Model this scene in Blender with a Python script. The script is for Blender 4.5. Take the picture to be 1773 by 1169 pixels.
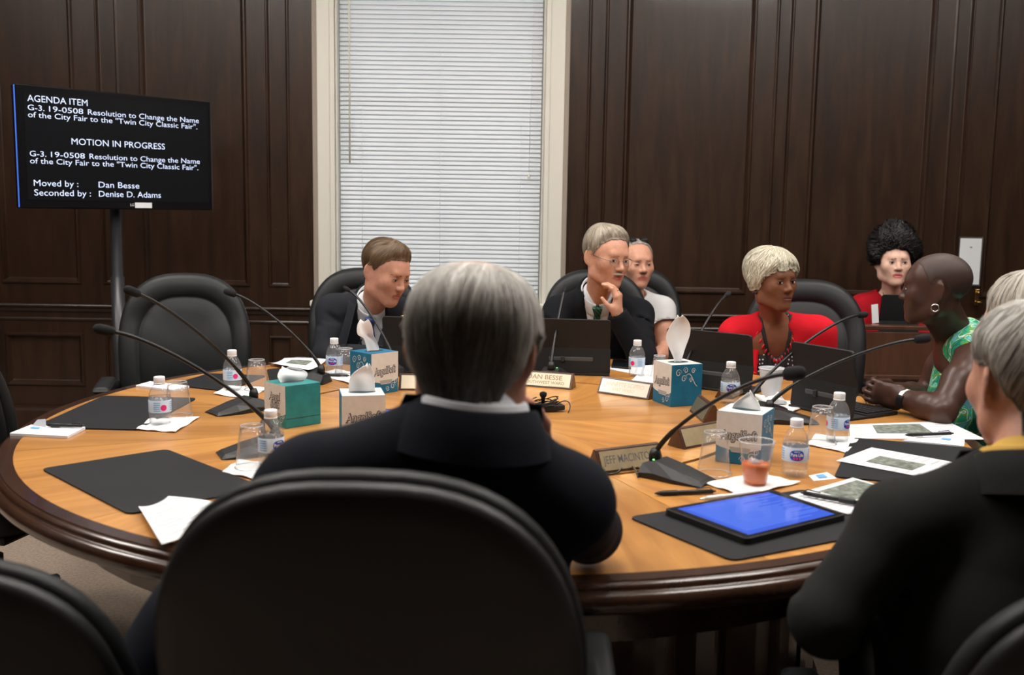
import bpy, bmesh, math, random
import numpy as np
from mathutils import Vector, Matrix

for o in list(bpy.data.objects):
    bpy.data.objects.remove(o, do_unlink=True)
SC = bpy.context.scene
COL = SC.collection
random.seed(7); RNG = np.random.default_rng(11)

# ------------------------------------------------------------------ camera
F_PX, CAM_H, CXP, CYP = 1750.0, 1.36, 886.5, 584.5
PITCH, ROLL = math.radians(7.28), math.radians(0.9)
FW = np.array([0, math.cos(PITCH), -math.sin(PITCH)])
_u0 = np.array([0, math.sin(PITCH), math.cos(PITCH)]); _r0 = np.array([1., 0, 0])
CR = _r0*math.cos(ROLL)+_u0*math.sin(ROLL); CU = _u0*math.cos(ROLL)-_r0*math.sin(ROLL)
CAMP = np.array([0, 0, CAM_H])
cam_d = bpy.data.cameras.new('camera'); cam = bpy.data.objects.new('camera', cam_d); COL.objects.link(cam)
cam_d.sensor_width = 36; cam_d.lens = F_PX/1773*36; cam_d.clip_start = .05
cam.matrix_world = Matrix(((CR[0], CU[0], -FW[0], 0), (CR[1], CU[1], -FW[1], 0), (CR[2], CU[2], -FW[2], CAM_H), (0, 0, 0, 1)))
cam_d.dof.use_dof = True; cam_d.dof.focus_distance = 3.3; cam_d.dof.aperture_fstop = 4.0
SC.camera = cam

def ray(px, py): return FW+CR*(px-CXP)/F_PX-CU*(py-CYP)/F_PX
def PY(px, py, Y):
    d = ray(px, py); return CAMP+d*(Y/d[1])
TZ = 0.75
def T(px, py, z=TZ):
    d = ray(px, py); return CAMP+d*((z-CAM_H)/d[2])

# ------------------------------------------------------------------ world, exposure
W = bpy.data.worlds.new('world'); SC.world = W; W.use_nodes = True
bg = W.node_tree.nodes['Background']; bg.inputs[0].default_value = (.75, .85, 1, 1); bg.inputs[1].default_value = .5
vs = SC.view_settings
vs.view_transform = 'Standard'; vs.look = 'None'; vs.gamma = 1; vs.use_curve_mapping = False
vs.exposure = 0.0
LAMP_E = 17.0      # radiance of the ceiling troffers

# ------------------------------------------------------------------ materials
MATS = {}
def mat(name, col, rough=.5, metal=0, spec=.5, bump=None, var=None, coat=0, emit=None, emis=0, sheen=0, trans=0, ior=1.45, sss=0, attr=None):
    """procedural principled material; bump=(scale,strength,dist), var=(scale,amount,stretch)"""
    if name in MATS: return MATS[name]
    m = bpy.data.materials.new(name); m.use_nodes = True; MATS[name] = m
    nt = m.node_tree; n = nt.nodes; b = n['Principled BSDF']
    b.inputs['Base Color'].default_value = (*col, 1); b.inputs['Roughness'].default_value = rough
    b.inputs['Metallic'].default_value = metal; b.inputs['Specular IOR Level'].default_value = spec
    b.inputs['Coat Weight'].default_value = coat; b.inputs['Coat Roughness'].default_value = .12
    b.inputs['Sheen Weight'].default_value = sheen; b.inputs['IOR'].default_value = ior
    b.inputs['Transmission Weight'].default_value = trans
    if sss:
        b.inputs['Subsurface Weight'].default_value = sss; b.inputs['Subsurface Radius'].default_value = (.012, .005, .003); b.inputs['Subsurface Scale'].default_value = .6
    if emit:
        b.inputs['Emission Color'].default_value = (*emit, 1); b.inputs['Emission Strength'].default_value = emis
    tc = n.new('ShaderNodeTexCoord')
    if bump:
        no = n.new('ShaderNodeTexNoise'); no.inputs['Scale'].default_value = bump[0]; no.inputs['Detail'].default_value = 4
        bp = n.new('ShaderNodeBump'); bp.inputs['Strength'].default_value = bump[1]; bp.inputs['Distance'].default_value = bump[2]
        nt.links.new(tc.outputs['Object'], no.inputs['Vector']); nt.links.new(no.outputs['Fac'], bp.inputs['Height']); nt.links.new(bp.outputs[0], b.inputs['Normal'])
    if var:
        mp = n.new('ShaderNodeMapping'); mp.inputs['Scale'].default_value = var[2] if len(var) > 2 else (1, 1, 1)
        nv = n.new('ShaderNodeTexNoise'); nv.inputs['Scale'].default_value = var[0]; nv.inputs['Detail'].default_value = 6; nv.inputs['Roughness'].default_value = .6
        mx = n.new('ShaderNodeMix'); mx.data_type = 'RGBA'
        a = var[1]
        mx.inputs['A'].default_value = (*[c*(1-a) for c in col], 1); mx.inputs['B'].default_value = (*[min(1, c*(1+a)) for c in col], 1)
        rmp = n.new('ShaderNodeMapRange'); rmp.inputs['From Min'].default_value = .3; rmp.inputs['From Max'].default_value = .7
        nt.links.new(tc.outputs['Object'], mp.inputs[0]); nt.links.new(mp.outputs[0], nv.inputs['Vector'])
        nt.links.new(nv.outputs['Fac'], rmp.inputs['Value']); nt.links.new(rmp.outputs[0], mx.inputs['Factor']); nt.links.new(mx.outputs['Result'], b.inputs['Base Color'])
    if attr:   # hair / skin: colour attribute multiplies or replaces
        at = n.new('ShaderNodeAttribute'); at.attribute_name = attr
        nt.links.new(at.outputs['Color'], b.inputs['Base Color'])
    return m

def srgb(r, g, b):
    def f(c):
        c /= 255.; return c/12.92 if c <= .04045 else ((c+.055)/1.055)**2.4
    return (f(r), f(g), f(b))

def clear_mat(name, tint=(1, 1, 1), alpha=.12, rough=.03, body=(.85, .87, .9), gloss=.55):
    """thin clear plastic: see-through sheet with a Fresnel gloss and a faint milky body"""
    if name in MATS: return MATS[name]
    m = bpy.data.materials.new(name); m.use_nodes = True; MATS[name] = m
    nt = m.node_tree; n = nt.nodes; n.clear()
    out = n.new('ShaderNodeOutputMaterial'); tr = n.new('ShaderNodeBsdfTransparent'); tr.inputs[0].default_value = (*tint, 1)
    df = n.new('ShaderNodeBsdfDiffuse'); df.inputs[0].default_value = (*body, 1)
    gl = n.new('ShaderNodeBsdfGlossy'); gl.inputs['Roughness'].default_value = rough
    m1 = n.new('ShaderNodeMixShader'); m1.inputs[0].default_value = alpha
    m2 = n.new('ShaderNodeMixShader'); lw = n.new('ShaderNodeLayerWeight'); lw.inputs[0].default_value = .5
    pw = n.new('ShaderNodeMath'); pw.operation = 'POWER'; pw.inputs[1].default_value = 4; nt.links.new(lw.outputs['Facing'], pw.inputs[0])
    fr = n.new('ShaderNodeMath'); fr.operation = 'MULTIPLY_ADD'; fr.inputs[1].default_value = gloss; fr.inputs[2].default_value = .03; nt.links.new(pw.outputs[0], fr.inputs[0])
    nt.links.new(tr.outputs[0], m1.inputs[1]); nt.links.new(df.outputs[0], m1.inputs[2])
    nt.links.new(fr.outputs[0], m2.inputs[0]); nt.links.new(m1.outputs[0], m2.inputs[1]); nt.links.new(gl.outputs[0], m2.inputs[2])
    nt.links.new(m2.outputs[0], out.inputs[0])
    return m

def wood_mat(name, dark, light, scale, stretch, rough, coat, polar=False, rnd=False):
    if name in MATS: return MATS[name]
    m = bpy.data.materials.new(name); m.use_nodes = True; MATS[name] = m
    nt = m.node_tree; n = nt.nodes; L = nt.links; b = n['Principled BSDF']
    b.inputs['Roughness'].default_value = rough; b.inputs['Coat Weight'].default_value = coat; b.inputs['Coat Roughness'].default_value = .1
    tc = n.new('ShaderNodeTexCoord'); mp = n.new('ShaderNodeMapping'); mp.inputs['Scale'].default_value = stretch
    L.new(tc.outputs['Object'], mp.inputs[0])
    no = n.new('ShaderNodeTexNoise'); no.inputs['Scale'].default_value = scale; no.inputs['Detail'].default_value = 7; no.inputs['Roughness'].default_value = .62; no.inputs['Distortion'].default_value = .6
    if rnd:
        oi = n.new('ShaderNodeObjectInfo'); ad = n.new('ShaderNodeVectorMath'); ad.operation = 'ADD'
        sc = n.new('ShaderNodeMath'); sc.operation = 'MULTIPLY'; sc.inputs[1].default_value = 37.0
        L.new(oi.outputs['Random'], sc.inputs[0]); L.new(mp.outputs[0], ad.inputs[0]); L.new(sc.outputs[0], ad.inputs[1]); L.new(ad.outputs[0], no.inputs['Vector'])
    else: L.new(mp.outputs[0], no.inputs['Vector'])
    cr = n.new('ShaderNodeValToRGB'); cr.color_ramp.elements[0].position = .32; cr.color_ramp.elements[1].position = .7
    cr.color_ramp.elements[0].color = (*dark, 1); cr.color_ramp.elements[1].color = (*light, 1)
    L.new(no.outputs['Fac'], cr.inputs[0])
    bp = n.new('ShaderNodeBump'); bp.inputs['Strength'].default_value = .08; bp.inputs['Distance'].default_value = .002
    L.new(no.outputs['Fac'], bp.inputs['Height']); L.new(bp.outputs[0], b.inputs['Normal'])
    if rnd:
        hs = n.new('ShaderNodeHueSaturation'); mr = n.new('ShaderNodeMapRange'); mr.inputs['To Min'].default_value = .88; mr.inputs['To Max'].default_value = 1.1
        L.new(oi.outputs['Random'], mr.inputs['Value']); L.new(mr.outputs[0], hs.inputs['Value']); L.new(cr.outputs[0], hs.inputs['Color']); L.new(hs.outputs[0], b.inputs['Base Color'])
    else: L.new(cr.outputs[0], b.inputs['Base Color'])
    return m

M_WALL = wood_mat('dark_wall_wood', (.015, .0062, .0028), (.042, .0185, .0085), 3.0, (6, 6, .7), .36, .12)
M_TABLE = wood_mat('honey_table_veneer', (.36, .145, .030), (.60, .285, .072), 2.2, (1.0, 9, 6), .34, .35, rnd=True)
M_BORDER = wood_mat('mahogany_border', (.028, .011, .006), (.065, .027, .014), 4.0, (3, 3, 3), .22, .6)
M_DESK = wood_mat('red_brown_desk_wood', (.05, .018, .010), (.10, .042, .022), 3.0, (5, 5, .8), .35, .3)
M_CARPET = mat('beige_carpet', (.30, .23, .18), .95, bump=(260, .6, .004), var=(90, .25))
M_CEIL = mat('white_ceiling', (.75, .74, .72), .9, bump=(60, .2, .003))
M_PAINT = mat('cream_painted_trim', srgb(214, 211, 200), .45, bump=(25, .04, .002))
M_SLAT = mat('white_blind_slat', srgb(212, 218, 223), .5)
M_LEATHER = mat('black_leather', (.0125, .0135, .0145), .45, bump=(220, .25, .0012), spec=.36)
M_SHELL = mat('black_plastic_shell', (.012, .012, .013), .45, bump=(400, .12, .0006))
M_BLACK = mat('black_plastic', (.010, .010, .011), .4, bump=(500, .05, .0004))
M_FOAM = mat('black_microphone_foam', (.008, .008, .009), .95, bump=(900, .8, .001))
M_METAL = mat('dark_grey_metal', (.06, .06, .065), .35, metal=.6)
M_CHROME = mat('silver_metal', (.7, .7, .7), .2, metal=1)
M_BRASS = mat('brass_plate', (.62, .50, .30), .32, metal=.75, var=(30, .12))
M_GOLD = mat('gold_metal', (.75, .52, .2), .25, metal=1)
M_PAD = mat('black_desk_pad', (.010, .0105, .0125), .58, spec=.3, bump=(300, .15, .0008))
M_PAPER = mat('white_paper', (.82, .83, .85), .8, bump=(40, .05, .001))
M_NAPKIN = mat('white_napkin', (.86, .86, .85), .9, bump=(160, .35, .0015))
M_INK = mat('grey_ink', (.12, .12, .13), .8)
M_PRINT = mat('aerial_photo_print', (.16, .18, .15), .7, var=(55, .75))
M_WHITE = mat('white_plastic', (.85, .85, .86), .35)
M_CLEAR = clear_mat('clear_plastic', (.99, .99, .99), .045, gloss=.8)
M_CLEARB = clear_mat('clear_bottle_plastic', (.97, .98, .99), .08, .02, gloss=.7)
M_FROST = clear_mat('frosted_plastic', (.9, .9, .9), .55, .2)
M_TEA = mat('orange_iced_tea', srgb(226, 108, 18), .2, spec=.2)
M_LABELP = mat('pale_blue_label', srgb(205, 222, 240), .5, var=(40, .08))
M_BLUE = mat('bright_blue_print', srgb(20, 70, 185), .5)
M_CYAN = mat('light_blue_print', srgb(110, 170, 220), .5)
M_PINK = mat('pink_print', srgb(222, 40, 120), .5)
M_TEAL = mat('teal_carton', srgb(12, 104, 140), .5, var=(25, .2))
M_GTEAL = mat('green_teal_carton', srgb(40, 128, 128), .55, var=(25, .2))
M_CARTON = mat('pale_grey_carton', srgb(215, 212, 206), .55, var=(80, .06))
M_TISSUE = mat('white_tissue', (.86, .86, .87), .95, bump=(50, .4, .002))
M_SCREEN = mat('dark_lcd_screen', (.008, .009, .011), .12, spec=.6)
M_SCRTXT = mat('lit_screen_text', (.2, .2, .2), .5, emit=(.62, .72, 1.0), emis=1.15)
M_SCRBLUE = mat('lit_blue_screen', (.02, .03, .08), .1, emit=srgb(48, 92, 225), emis=.9)
M_SCRBLUE2 = mat('lit_blue_screen_text', (.02, .03, .08), .1, emit=srgb(90, 130, 238), emis=.9)
M_LED = mat('green_led', (.1, .5, .1), .4, emit=(.2, 1, .2), emis=3)
M_LAMP = mat('lit_troffer_diffuser', (.8, .8, .8), .5, emit=(1, .955, .90), emis=LAMP_E)

# ------------------------------------------------------------------ object helpers
def link(name, me, m=None, parent=None, loc=None, smooth=False):
    o = bpy.data.objects.new(name, me); COL.objects.link(o)
    if m is not None and len(me.materials) == 0: me.materials.append(m)
    if parent is not None: o.parent = parent
    if loc is not None: o.location = tuple(float(v) for v in loc)
    if smooth and me.polygons: me.polygons.foreach_set('use_smooth', [True]*len(me.polygons))
    return o
def tag(o, label, cat, group=None):
    o['label'] = label; o['category'] = cat
    if group: o['group'] = group
    return o
def empty(name, loc, label=None, cat=None, group=None, rz=0):
    o = bpy.data.objects.new(name, None); COL.objects.link(o); o.location = tuple(float(v) for v in loc); o.rotation_euler = (0, 0, rz)
    o.empty_display_size = .05
    if label: tag(o, label, cat, group)
    return o
def struct(o): o['kind'] = 'structure'; return o
def pyd(name, V, Fc, m=None, parent=None, loc=None, smooth=False):
    me = bpy.data.meshes.new(name); me.from_pydata([tuple(float(c) for c in v) for v in V], [], Fc); me.update()
    return link(name, me, m, parent, loc, smooth)
def bmo(name, bm, m=None, parent=None, loc=None, smooth=False, auto=None):
    me = bpy.data.meshes.new(name); bmesh.ops.recalc_face_normals(bm, faces=bm.faces); bm.to_mesh(me); bm.free()
    o = link(name, me, m, parent, loc, smooth)
    return o
def bm_box(bm, c, s, rot=None, bev=0, seg=2):
    g = bmesh.ops.create_cube(bm, size=1); vs_ = g['verts']
    for v in vs_: v.co = Vector((v.co.x*s[0], v.co.y*s[1], v.co.z*s[2]))
    if bev:
        es = list({e for v in vs_ for e in v.link_edges})
        r = bmesh.ops.bevel(bm, geom=es, offset=bev, segments=seg, affect='EDGES', profile=.5); 
        vs_ = list({v for f in r['faces'] for v in f.verts} | {v for v in vs_ if v.is_valid})
    for v in vs_:
        if rot is not None: v.co = rot @ v.co
        v.co += Vector([float(q) for q in c])
    return vs_
def box(name, c, s, m, parent=None, rot=None, bev=0, loc=None, smooth=False):
    bm = bmesh.new(); bm_box(bm, c, s, rot, bev); return bmo(name, bm, m, parent, loc, smooth)
def lathe_vf(prof, n=24, cap=True):
    V = []; Fc = []
    for (r, z) in prof:
        for i in range(n):
            a = 2*math.pi*i/n; V.append((r*math.cos(a), r*math.sin(a), z))
    for j in range(len(prof)-1):
        for i in range(n):
            Fc.append((j*n+i, j*n+(i+1) % n, (j+1)*n+(i+1) % n, (j+1)*n+i))
    if cap:
        if prof[0][0] > 1e-5: Fc.append(tuple(range(n-1, -1, -1)))
        if prof[-1][0] > 1e-5: Fc.append(tuple((len(prof)-1)*n+i for i in range(n)))
    return V, Fc
def lathe(name, prof, m, parent=None, loc=None, n=24, cap=True, smooth=True):
    V, Fc = lathe_vf(prof, n, cap); return pyd(name, V, Fc, m, parent, loc, smooth)
def tube_vf(pts, rad, n=8, closed=False):
    pts = [np.array(p, float) for p in pts]; N = len(pts)
    if not hasattr(rad, '__len__'): rad = [rad]*N
    V = []; Fc = []; up = None
    for i, p in enumerate(pts):
        t = pts[(i+1) % N]-pts[i-1] if closed else pts[min(i+1, N-1)]-pts[max(i-1, 0)]
        t = t/(np.linalg.norm(t)+1e-9)
        if up is None:
            up = np.array([0, 0, 1.]) if abs(t[2]) < .9 else np.array([1., 0, 0])
        up = up-t*(up@t); up /= np.linalg.norm(up)+1e-9; s = np.cross(t, up)
        for k in range(n):
            a = 2*math.pi*k/n; V.append(p+rad[i]*(math.cos(a)*up+math.sin(a)*s))
    M_ = N if closed else N-1
    for i in range(M_):
        for k in range(n):
            j = (i+1) % N; Fc.append((i*n+k, i*n+(k+1) % n, j*n+(k+1) % n, j*n+k))
    if not closed:
        Fc.append(tuple(range(n-1, -1, -1))); Fc.append(tuple((N-1)*n+k for k in range(n)))
    return V, Fc
def tube(name, pts, rad, m, parent=None, loc=None, n=8, closed=False):
    V, Fc = tube_vf(pts, rad, n, closed); return pyd(name, V, Fc, m, parent, loc, True)
def bez(P0, P1, P2, P3, n=14):
    P0, P1, P2, P3 = [np.array(p, float) for p in (P0, P1, P2, P3)]
    return [(1-t)**3*P0+3*(1-t)**2*t*P1+3*(1-t)*t*t*P2+t**3*P3 for t in np.linspace(0, 1, n)]
def prism(name, poly, z0, z1, m, parent=None, loc=None):
    n = len(poly); V = [(x, y, z0) for x, y in poly]+[(x, y, z1) for x, y in poly]
    Fc = [tuple(range(n-1, -1, -1)), tuple(range(n, 2*n))]+[(i, (i+1) % n, n+(i+1) % n, n+i) for i in range(n)]
    return pyd(name, V, Fc, m, parent, loc)
def copy_tree(o, parent=None):
    c = o.copy(); COL.objects.link(c)
    if parent is not None: c.parent = parent
    for ch in list(o.children): copy_tree(ch, c)
    return c

_txt = {}
def text_vf(body, bold=.012, spacing=1.0):
    """flat lettering: verts (N,2) scaled so that the cap height is 1, and faces"""
    key = (body, bold, spacing)
    if key in _txt: return _txt[key]
    cu = bpy.data.curves.new('lettering', 'FONT'); cu.body = body; cu.offset = bold; cu.space_character = spacing; cu.resolution_u = 3
    o = bpy.data.objects.new('lettering', cu); COL.objects.link(o)
    dg = bpy.context.evaluated_depsgraph_get(); dg.update(); me = bpy.data.meshes.new_from_object(o.evaluated_get(dg))
    V = np.array([v.co[:2] for v in me.vertices]); Fc = [tuple(p.vertices) for p in me.polygons]
    bpy.data.objects.remove(o); bpy.data.curves.remove(cu); bpy.data.meshes.remove(me)
    V[:, 0] -= V[:, 0].min(); V /= .69
    _txt[key] = (V, Fc); return V, Fc
def text_on(name, body, m, parent, org, ex, ey, height, width=None, nrm=None, lift=.0006, bold=.012, shear=0, center=False, warp=None):
    """lay lettering on a surface: org = left end of the baseline, ex / ey = unit directions"""
    V, Fc = text_vf(body, bold); V = V.copy()
    V[:, 0] += shear*V[:, 1]
    sx = height if width is None else width/(V[:, 0].max()+1e-6)
    X = V[:, 0]*sx; Y = V[:, 1]*height
    if center: X = X-X.max()/2
    org, ex, ey = np.array(org, float), np.array(ex, float), np.array(ey, float)
    n_ = np.cross(ex, ey) if nrm is None else np.array(nrm, float)
    if warp is not None: P = warp(X, Y)
    else: P = org+X[:, None]*ex+Y[:, None]*ey+n_*lift
    return pyd(name, P, Fc, m, parent)
# ================================================================== ROOM
YW = 5.6                                  # front face of the stiles on the far wall
XL, XR, YB, ZC = -4.3, 4.3, -2.6, 3.3     # room extents
def wx(px): return PY(px, 0, YW)[0]
def wz(px, py): return PY(px, py, YW)[2]

struct(box('floor', ((XL+XR)/2, (YB+YW)/2+.1, -.05), (XR-XL+.4, YW-YB+.6, .1), M_CARPET))
struct(box('ceiling', ((XL+XR)/2, (YB+YW)/2+.1, ZC+.05), (XR-XL+.4, YW-YB+.6, .1), M_CEIL))
WIN_L, WIN_R = wx(541), wx(988)           # outer casing edges
SILL_Z, WTOP = .84, 3.05
def slab(bm, x0, x1, y0, y1, z0, z1): bm_box(bm, ((x0+x1)/2, (y0+y1)/2, (z0+z1)/2), (x1-x0, y1-y0, z1-z0))
bm = bmesh.new()
WB0, WB1 = YW+.022, YW+.24
slab(bm, XL-.1, WIN_L+.03, WB0, WB1, 0, ZC); slab(bm, WIN_R-.03, XR+.1, WB0, WB1, 0, ZC)
slab(bm, WIN_L+.03, WIN_R-.03, WB0, WB1, 0, SILL_Z); slab(bm, WIN_L+.03, WIN_R-.03, WB0, WB1, WTOP, ZC)
wall = struct(bmo('wall_back', bm, M_WALL))

ZB = wz(70, 701); ZL0 = wz(70, 668); ZL1 = wz(70, 576); ZR = wz(70, 551); ZD = wz(70, 527); ZU = wz(70, 491)
ZT = 3.08
def ring_panel(name, x0, x1, z0, z1, parent, prof, y=YW):
    """framed panel: nested rectangles (inset, depth towards the room)"""
    V = []; Fc = []
    for (i, d) in prof:
        V += [(x0+i, y-d, z0+i), (x1-i, y-d, z0+i), (x1-i, y-d, z1-i), (x0+i, y-d, z1-i)]
    for k in range(len(prof)-1):
        for j in range(4):
            a, b = 4*k+j, 4*k+(j+1) % 4; Fc.append((a, b, b+4, a+4))
    e = 4*(len(prof)-1); Fc.append((e, e+1, e+2, e+3))
    return pyd(name, V, Fc, M_WALL, parent)
PROF = [(-.001, -.02), (-.001, .0), (.006, .010), (.014, .011), (.020, .004), (.030, -.012), (.034, -.015)]
PROFN = [(-.001, -.02), (-.001, .0), (.005, .006), (.010, .006), (.018, -.010), (.022, -.012)]
edges_l = [(-230-85, -130, 'w'), (-92, -54, 'n'), (-20, 123, 'w'), (162, 201, 'n'), (237, 425, 'w'), (458, 499, 'n')]
edges_r = [(1021, 1056, 'n'), (1087, 1313, 'w'), (1347, 1378, 'n'), (1414, 1626, 'w'), (1657, 1691, 'n'), (1733, 1950, 'w'), (1983, 2016, 'n'), (2050, 2200, 'w')]
def panelled(edges, xa, xb):
    xs = [(wx(a), wx(b), k) for a, b, k in edges]
    cur = xa
    for (a, b, k) in xs+[(xb, xb, None)]:
        if a-cur > .004: box('stile', ((cur+a)/2, YW+.012, (ZB+ZT)/2), (a-cur, .024, ZT-ZB), M_WALL, wall, bev=.002)
        if k:
            pr = PROF if k == 'w' else PROFN
            ring_panel('panel', a, b, ZU, ZT-.06, wall, pr); ring_panel('panel', a, b, ZL0, ZL1, wall, pr)
            box('rail', ((a+b)/2, YW+.012, (ZL1+ZU)/2), (b-a, .0235, ZU-ZL1), M_WALL, wall)
            box('rail', ((a+b)/2, YW+.012, (ZB+ZL0)/2), (b-a, .0235, ZL0-ZB), M_WALL, wall)
            box('rail', ((a+b)/2, YW+.012, ZT-.03), (b-a, .0235, .06), M_WALL, wall)
        cur = b
panelled(edges_l, XL, WIN_L); panelled(edges_r, WIN_R, XR)
def xprofile(name, x0, x1, prof, m, y=YW):
    """horizontal moulding run along x, prof = list of (proud, z)"""
    n = len(prof); V = [(x0, y-p, z) for p, z in prof]+[(x1, y-p, z) for p, z in prof]
    Fc = [(i, i+1, n+i+1, n+i) for i in range(n-1)]+[tuple(range(n)), tuple(range(2*n-1, n-1, -1))]
    return struct(pyd(name, V, Fc, m))
k = 1
for xa, xb in ((XL, WIN_L), (WIN_R, XR)):
    xprofile('trim_%d' % k, xa, xb, [(-.001, ZD-.040), (.008, ZD-.036), (.014, ZD-.018), (.026, ZD-.010), (.030, ZD-.002), (.027, ZD+.004), (.012, ZD+.006), (-.001, ZD+.006)], M_WALL)
    xprofile('trim_%d' % (k+1), xa, xb, [(-.001, ZR-.012), (.006, ZR-.010), (.010, ZR), (.006, ZR+.006), (-.001, ZR+.006)], M_WALL)
    xprofile('trim_%d' % (k+2), xa, xb, [(-.001, ZT), (.02, ZT), (.03, ZT+.03), (.07, ZT+.12), (.09, ZC), (-.001, ZC)], M_WALL)
    k += 3
    nm = 'baseboard_left' if xa == XL else 'baseboard_right'
    xprofile(nm, xa, xb, [(-.001, 0), (.022, 0), (.022, ZB-.03), (.016, ZB-.015), (.012, ZB), (-.001, ZB)], M_WALL)
def side_wall(name, x, y0, y1, face):
    w = struct(box(name, (x+face*.05, (y0+y1)/2, ZC/2), (.1, y1-y0, ZC), M_WALL))
    n = 5; L = (y1-y0)/n
    for i in range(n):
        for (a, b) in ((ZL0, ZL1), (ZU, ZT-.06)):
            box('panel', (x-face*.006, y0+L*(i+.5), (a+b)/2), (.016, L-.3, b-a), M_WALL, w, bev=.006)
    box('dado_rail', (x-face*.012, (y0+y1)/2, ZD), (.026, y1-y0, .04), M_WALL, w, bev=.008)
    return w
side_wall('wall_left', XL, YB, YW, -1); side_wall('wall_right', XR, YB, YW, 1)
wf = struct(box('wall_front', ((XL+XR)/2, YB-.05, ZC/2), (XR-XL, .1, ZC), M_WALL))
for i in range(6): box('panel', (XL+.9+i*1.36, YB+.006, 1.95), (1.05, .016, 1.9), M_WALL, wf, bev=.006)

# window: casing, jambs, sashes, panes, sill
win = struct(empty('window_1', ((WIN_L+WIN_R)/2, YW, SILL_Z)))
WO = np.array([(WIN_L+WIN_R)/2, YW, SILL_Z])
GL, GR = wx(579), wx(947)                 # visible opening
def wbox(name, x0, x1, y0, y1, z0, z1, m, parent=win, bev=.004):
    return box(name, ((x0+x1)/2-WO[0], (y0+y1)/2-WO[1], (z0+z1)/2-WO[2]), (x1-x0, y1-y0, z1-z0), m, parent, bev=bev)
M_EDGE = mat('grey_casing_edge', srgb(150, 138, 126), .7)  # outer casing edges coloured greyer and darker than the trim
for (a, b, s) in ((WIN_L, GL, 1), (GR, WIN_R, -1)):
    c = wbox('casing', a, b, YW-.012, YW+.03, 0, WTOP+.12, M_PAINT)
    ib = (b-.028, b) if s > 0 else (a, a+.028)
    bead = wbox('inner_bead', ib[0], ib[1], YW-.02, YW+.01, SILL_Z, WTOP, M_PAINT); bead.parent = c; 
    ob = (a-.004, a+.022) if s > 0 else (b-.022, b+.004)
    eb = wbox('back_band', ob[0], ob[1], YW-.018, YW+.02, 0, WTOP+.12, M_EDGE); eb.parent = c
    wbox('jamb', b-.001 if s > 0 else a-.012, b+.012 if s > 0 else a+.001, YW-.004, YW+.2, SILL_Z, WTOP, M_PAINT)
wbox('head_casing', WIN_L, WIN_R, YW-.02, YW+.03, WTOP, WTOP+.12, M_PAINT)
wbox('sill', WIN_L-.02, WIN_R+.02, YW-.06, YW+.2, SILL_Z-.035, SILL_Z, M_PAINT, bev=.008)
wbox('apron', WIN_L+.02, WIN_R-.02, YW-.014, YW+.02, SILL_Z-.14, SILL_Z-.035, M_PAINT)
for (za, zb, yy) in ((SILL_Z, 1.95, YW+.15), (1.93, WTOP, YW+.18)):
    sx0, sx1 = GL+.012, GR-.012
    s = wbox('sash', sx0, sx1, yy-.015, yy+.015, za, za+.06, M_PAINT)
    for q in (wbox('sash_rail', sx0, sx1, yy-.015, yy+.015, zb-.05, zb, M_PAINT), wbox('sash_stile', sx0, sx0+.05, yy-.015, yy+.015, za+.06, zb-.05, M_PAINT), wbox('sash_stile', sx1-.05, sx1, yy-.015, yy+.015, za+.06, zb-.05, M_PAINT), wbox('pane', sx0+.05, sx1-.05, yy-.003, yy+.003, za+.06, zb-.05, clear_mat('window_glass', (.95, .97, .97), .02), bev=0)):
        q.parent = s
# venetian blind inside the jambs
blind = empty('venetian_blind', ((GL+GR)/2, YW+.06, WTOP), 'closed white venetian blind with narrow slats hanging in the tall window', 'blind')
bw = GR-GL-.034
box('headrail', (0, 0, -.02), (bw, .04, .04), M_SLAT, blind, bev=.003)
P_ = .0243; me = None; z = -.06; ns = 0
tilt = math.radians(68)
while WTOP+z > SILL_Z+.035:
    if me is None:
        V = []; Fc = []; n = 4
        for i in range(n+1):
            u = (i/n-.5)*.0265; c = .0022*(1-(2*i/n-1)**2)
            y, zz = u*math.cos(tilt)-c*math.sin(tilt), u*math.sin(tilt)+c*math.cos(tilt)
            V += [(-bw/2, y, zz), (bw/2, y, zz)]
        Fc = [(2*i, 2*i+1, 2*i+3, 2*i+2) for i in range(n)]
        so = pyd('slat', V, Fc, M_SLAT, blind, (0, 0, z), True); me = so.data
    else:
        o = link('slat', me, None, blind, (0, 0, z))
    z -= P_
box('bottom_rail', (0, 0, SILL_Z+.02-WTOP), (bw, .026, .018), M_SLAT, blind, bev=.003)
for fx in (-.39, 0, .40):
    tube('ladder_cord', [(fx*bw, -.016, -.04), (fx*bw, -.016, SILL_Z+.03-WTOP)], .0012, M_SLAT, blind, n=5)
wx0 = wx(603)-(GL+GR)/2
tube('tilt_wand', [(wx0, -.03, -.04), (wx0, -.032, wz(603, 282)-WTOP)], .005, M_PAINT, blind, n=6)
cx0 = wx(925)-(GL+GR)/2
c_ = tube('lift_cord', [(cx0, -.03, -.04), (cx0-.012, -.03, wz(920, 300)-WTOP)], .0015, M_SLAT, blind, n=5)
lathe('cord_tassel', [(.002, .012), (.006, .004), (.008, -.012), (.006, -.016)], M_PAINT, c_, (cx0-.012, -.03, wz(920, 304)-WTOP), n=10)

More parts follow.
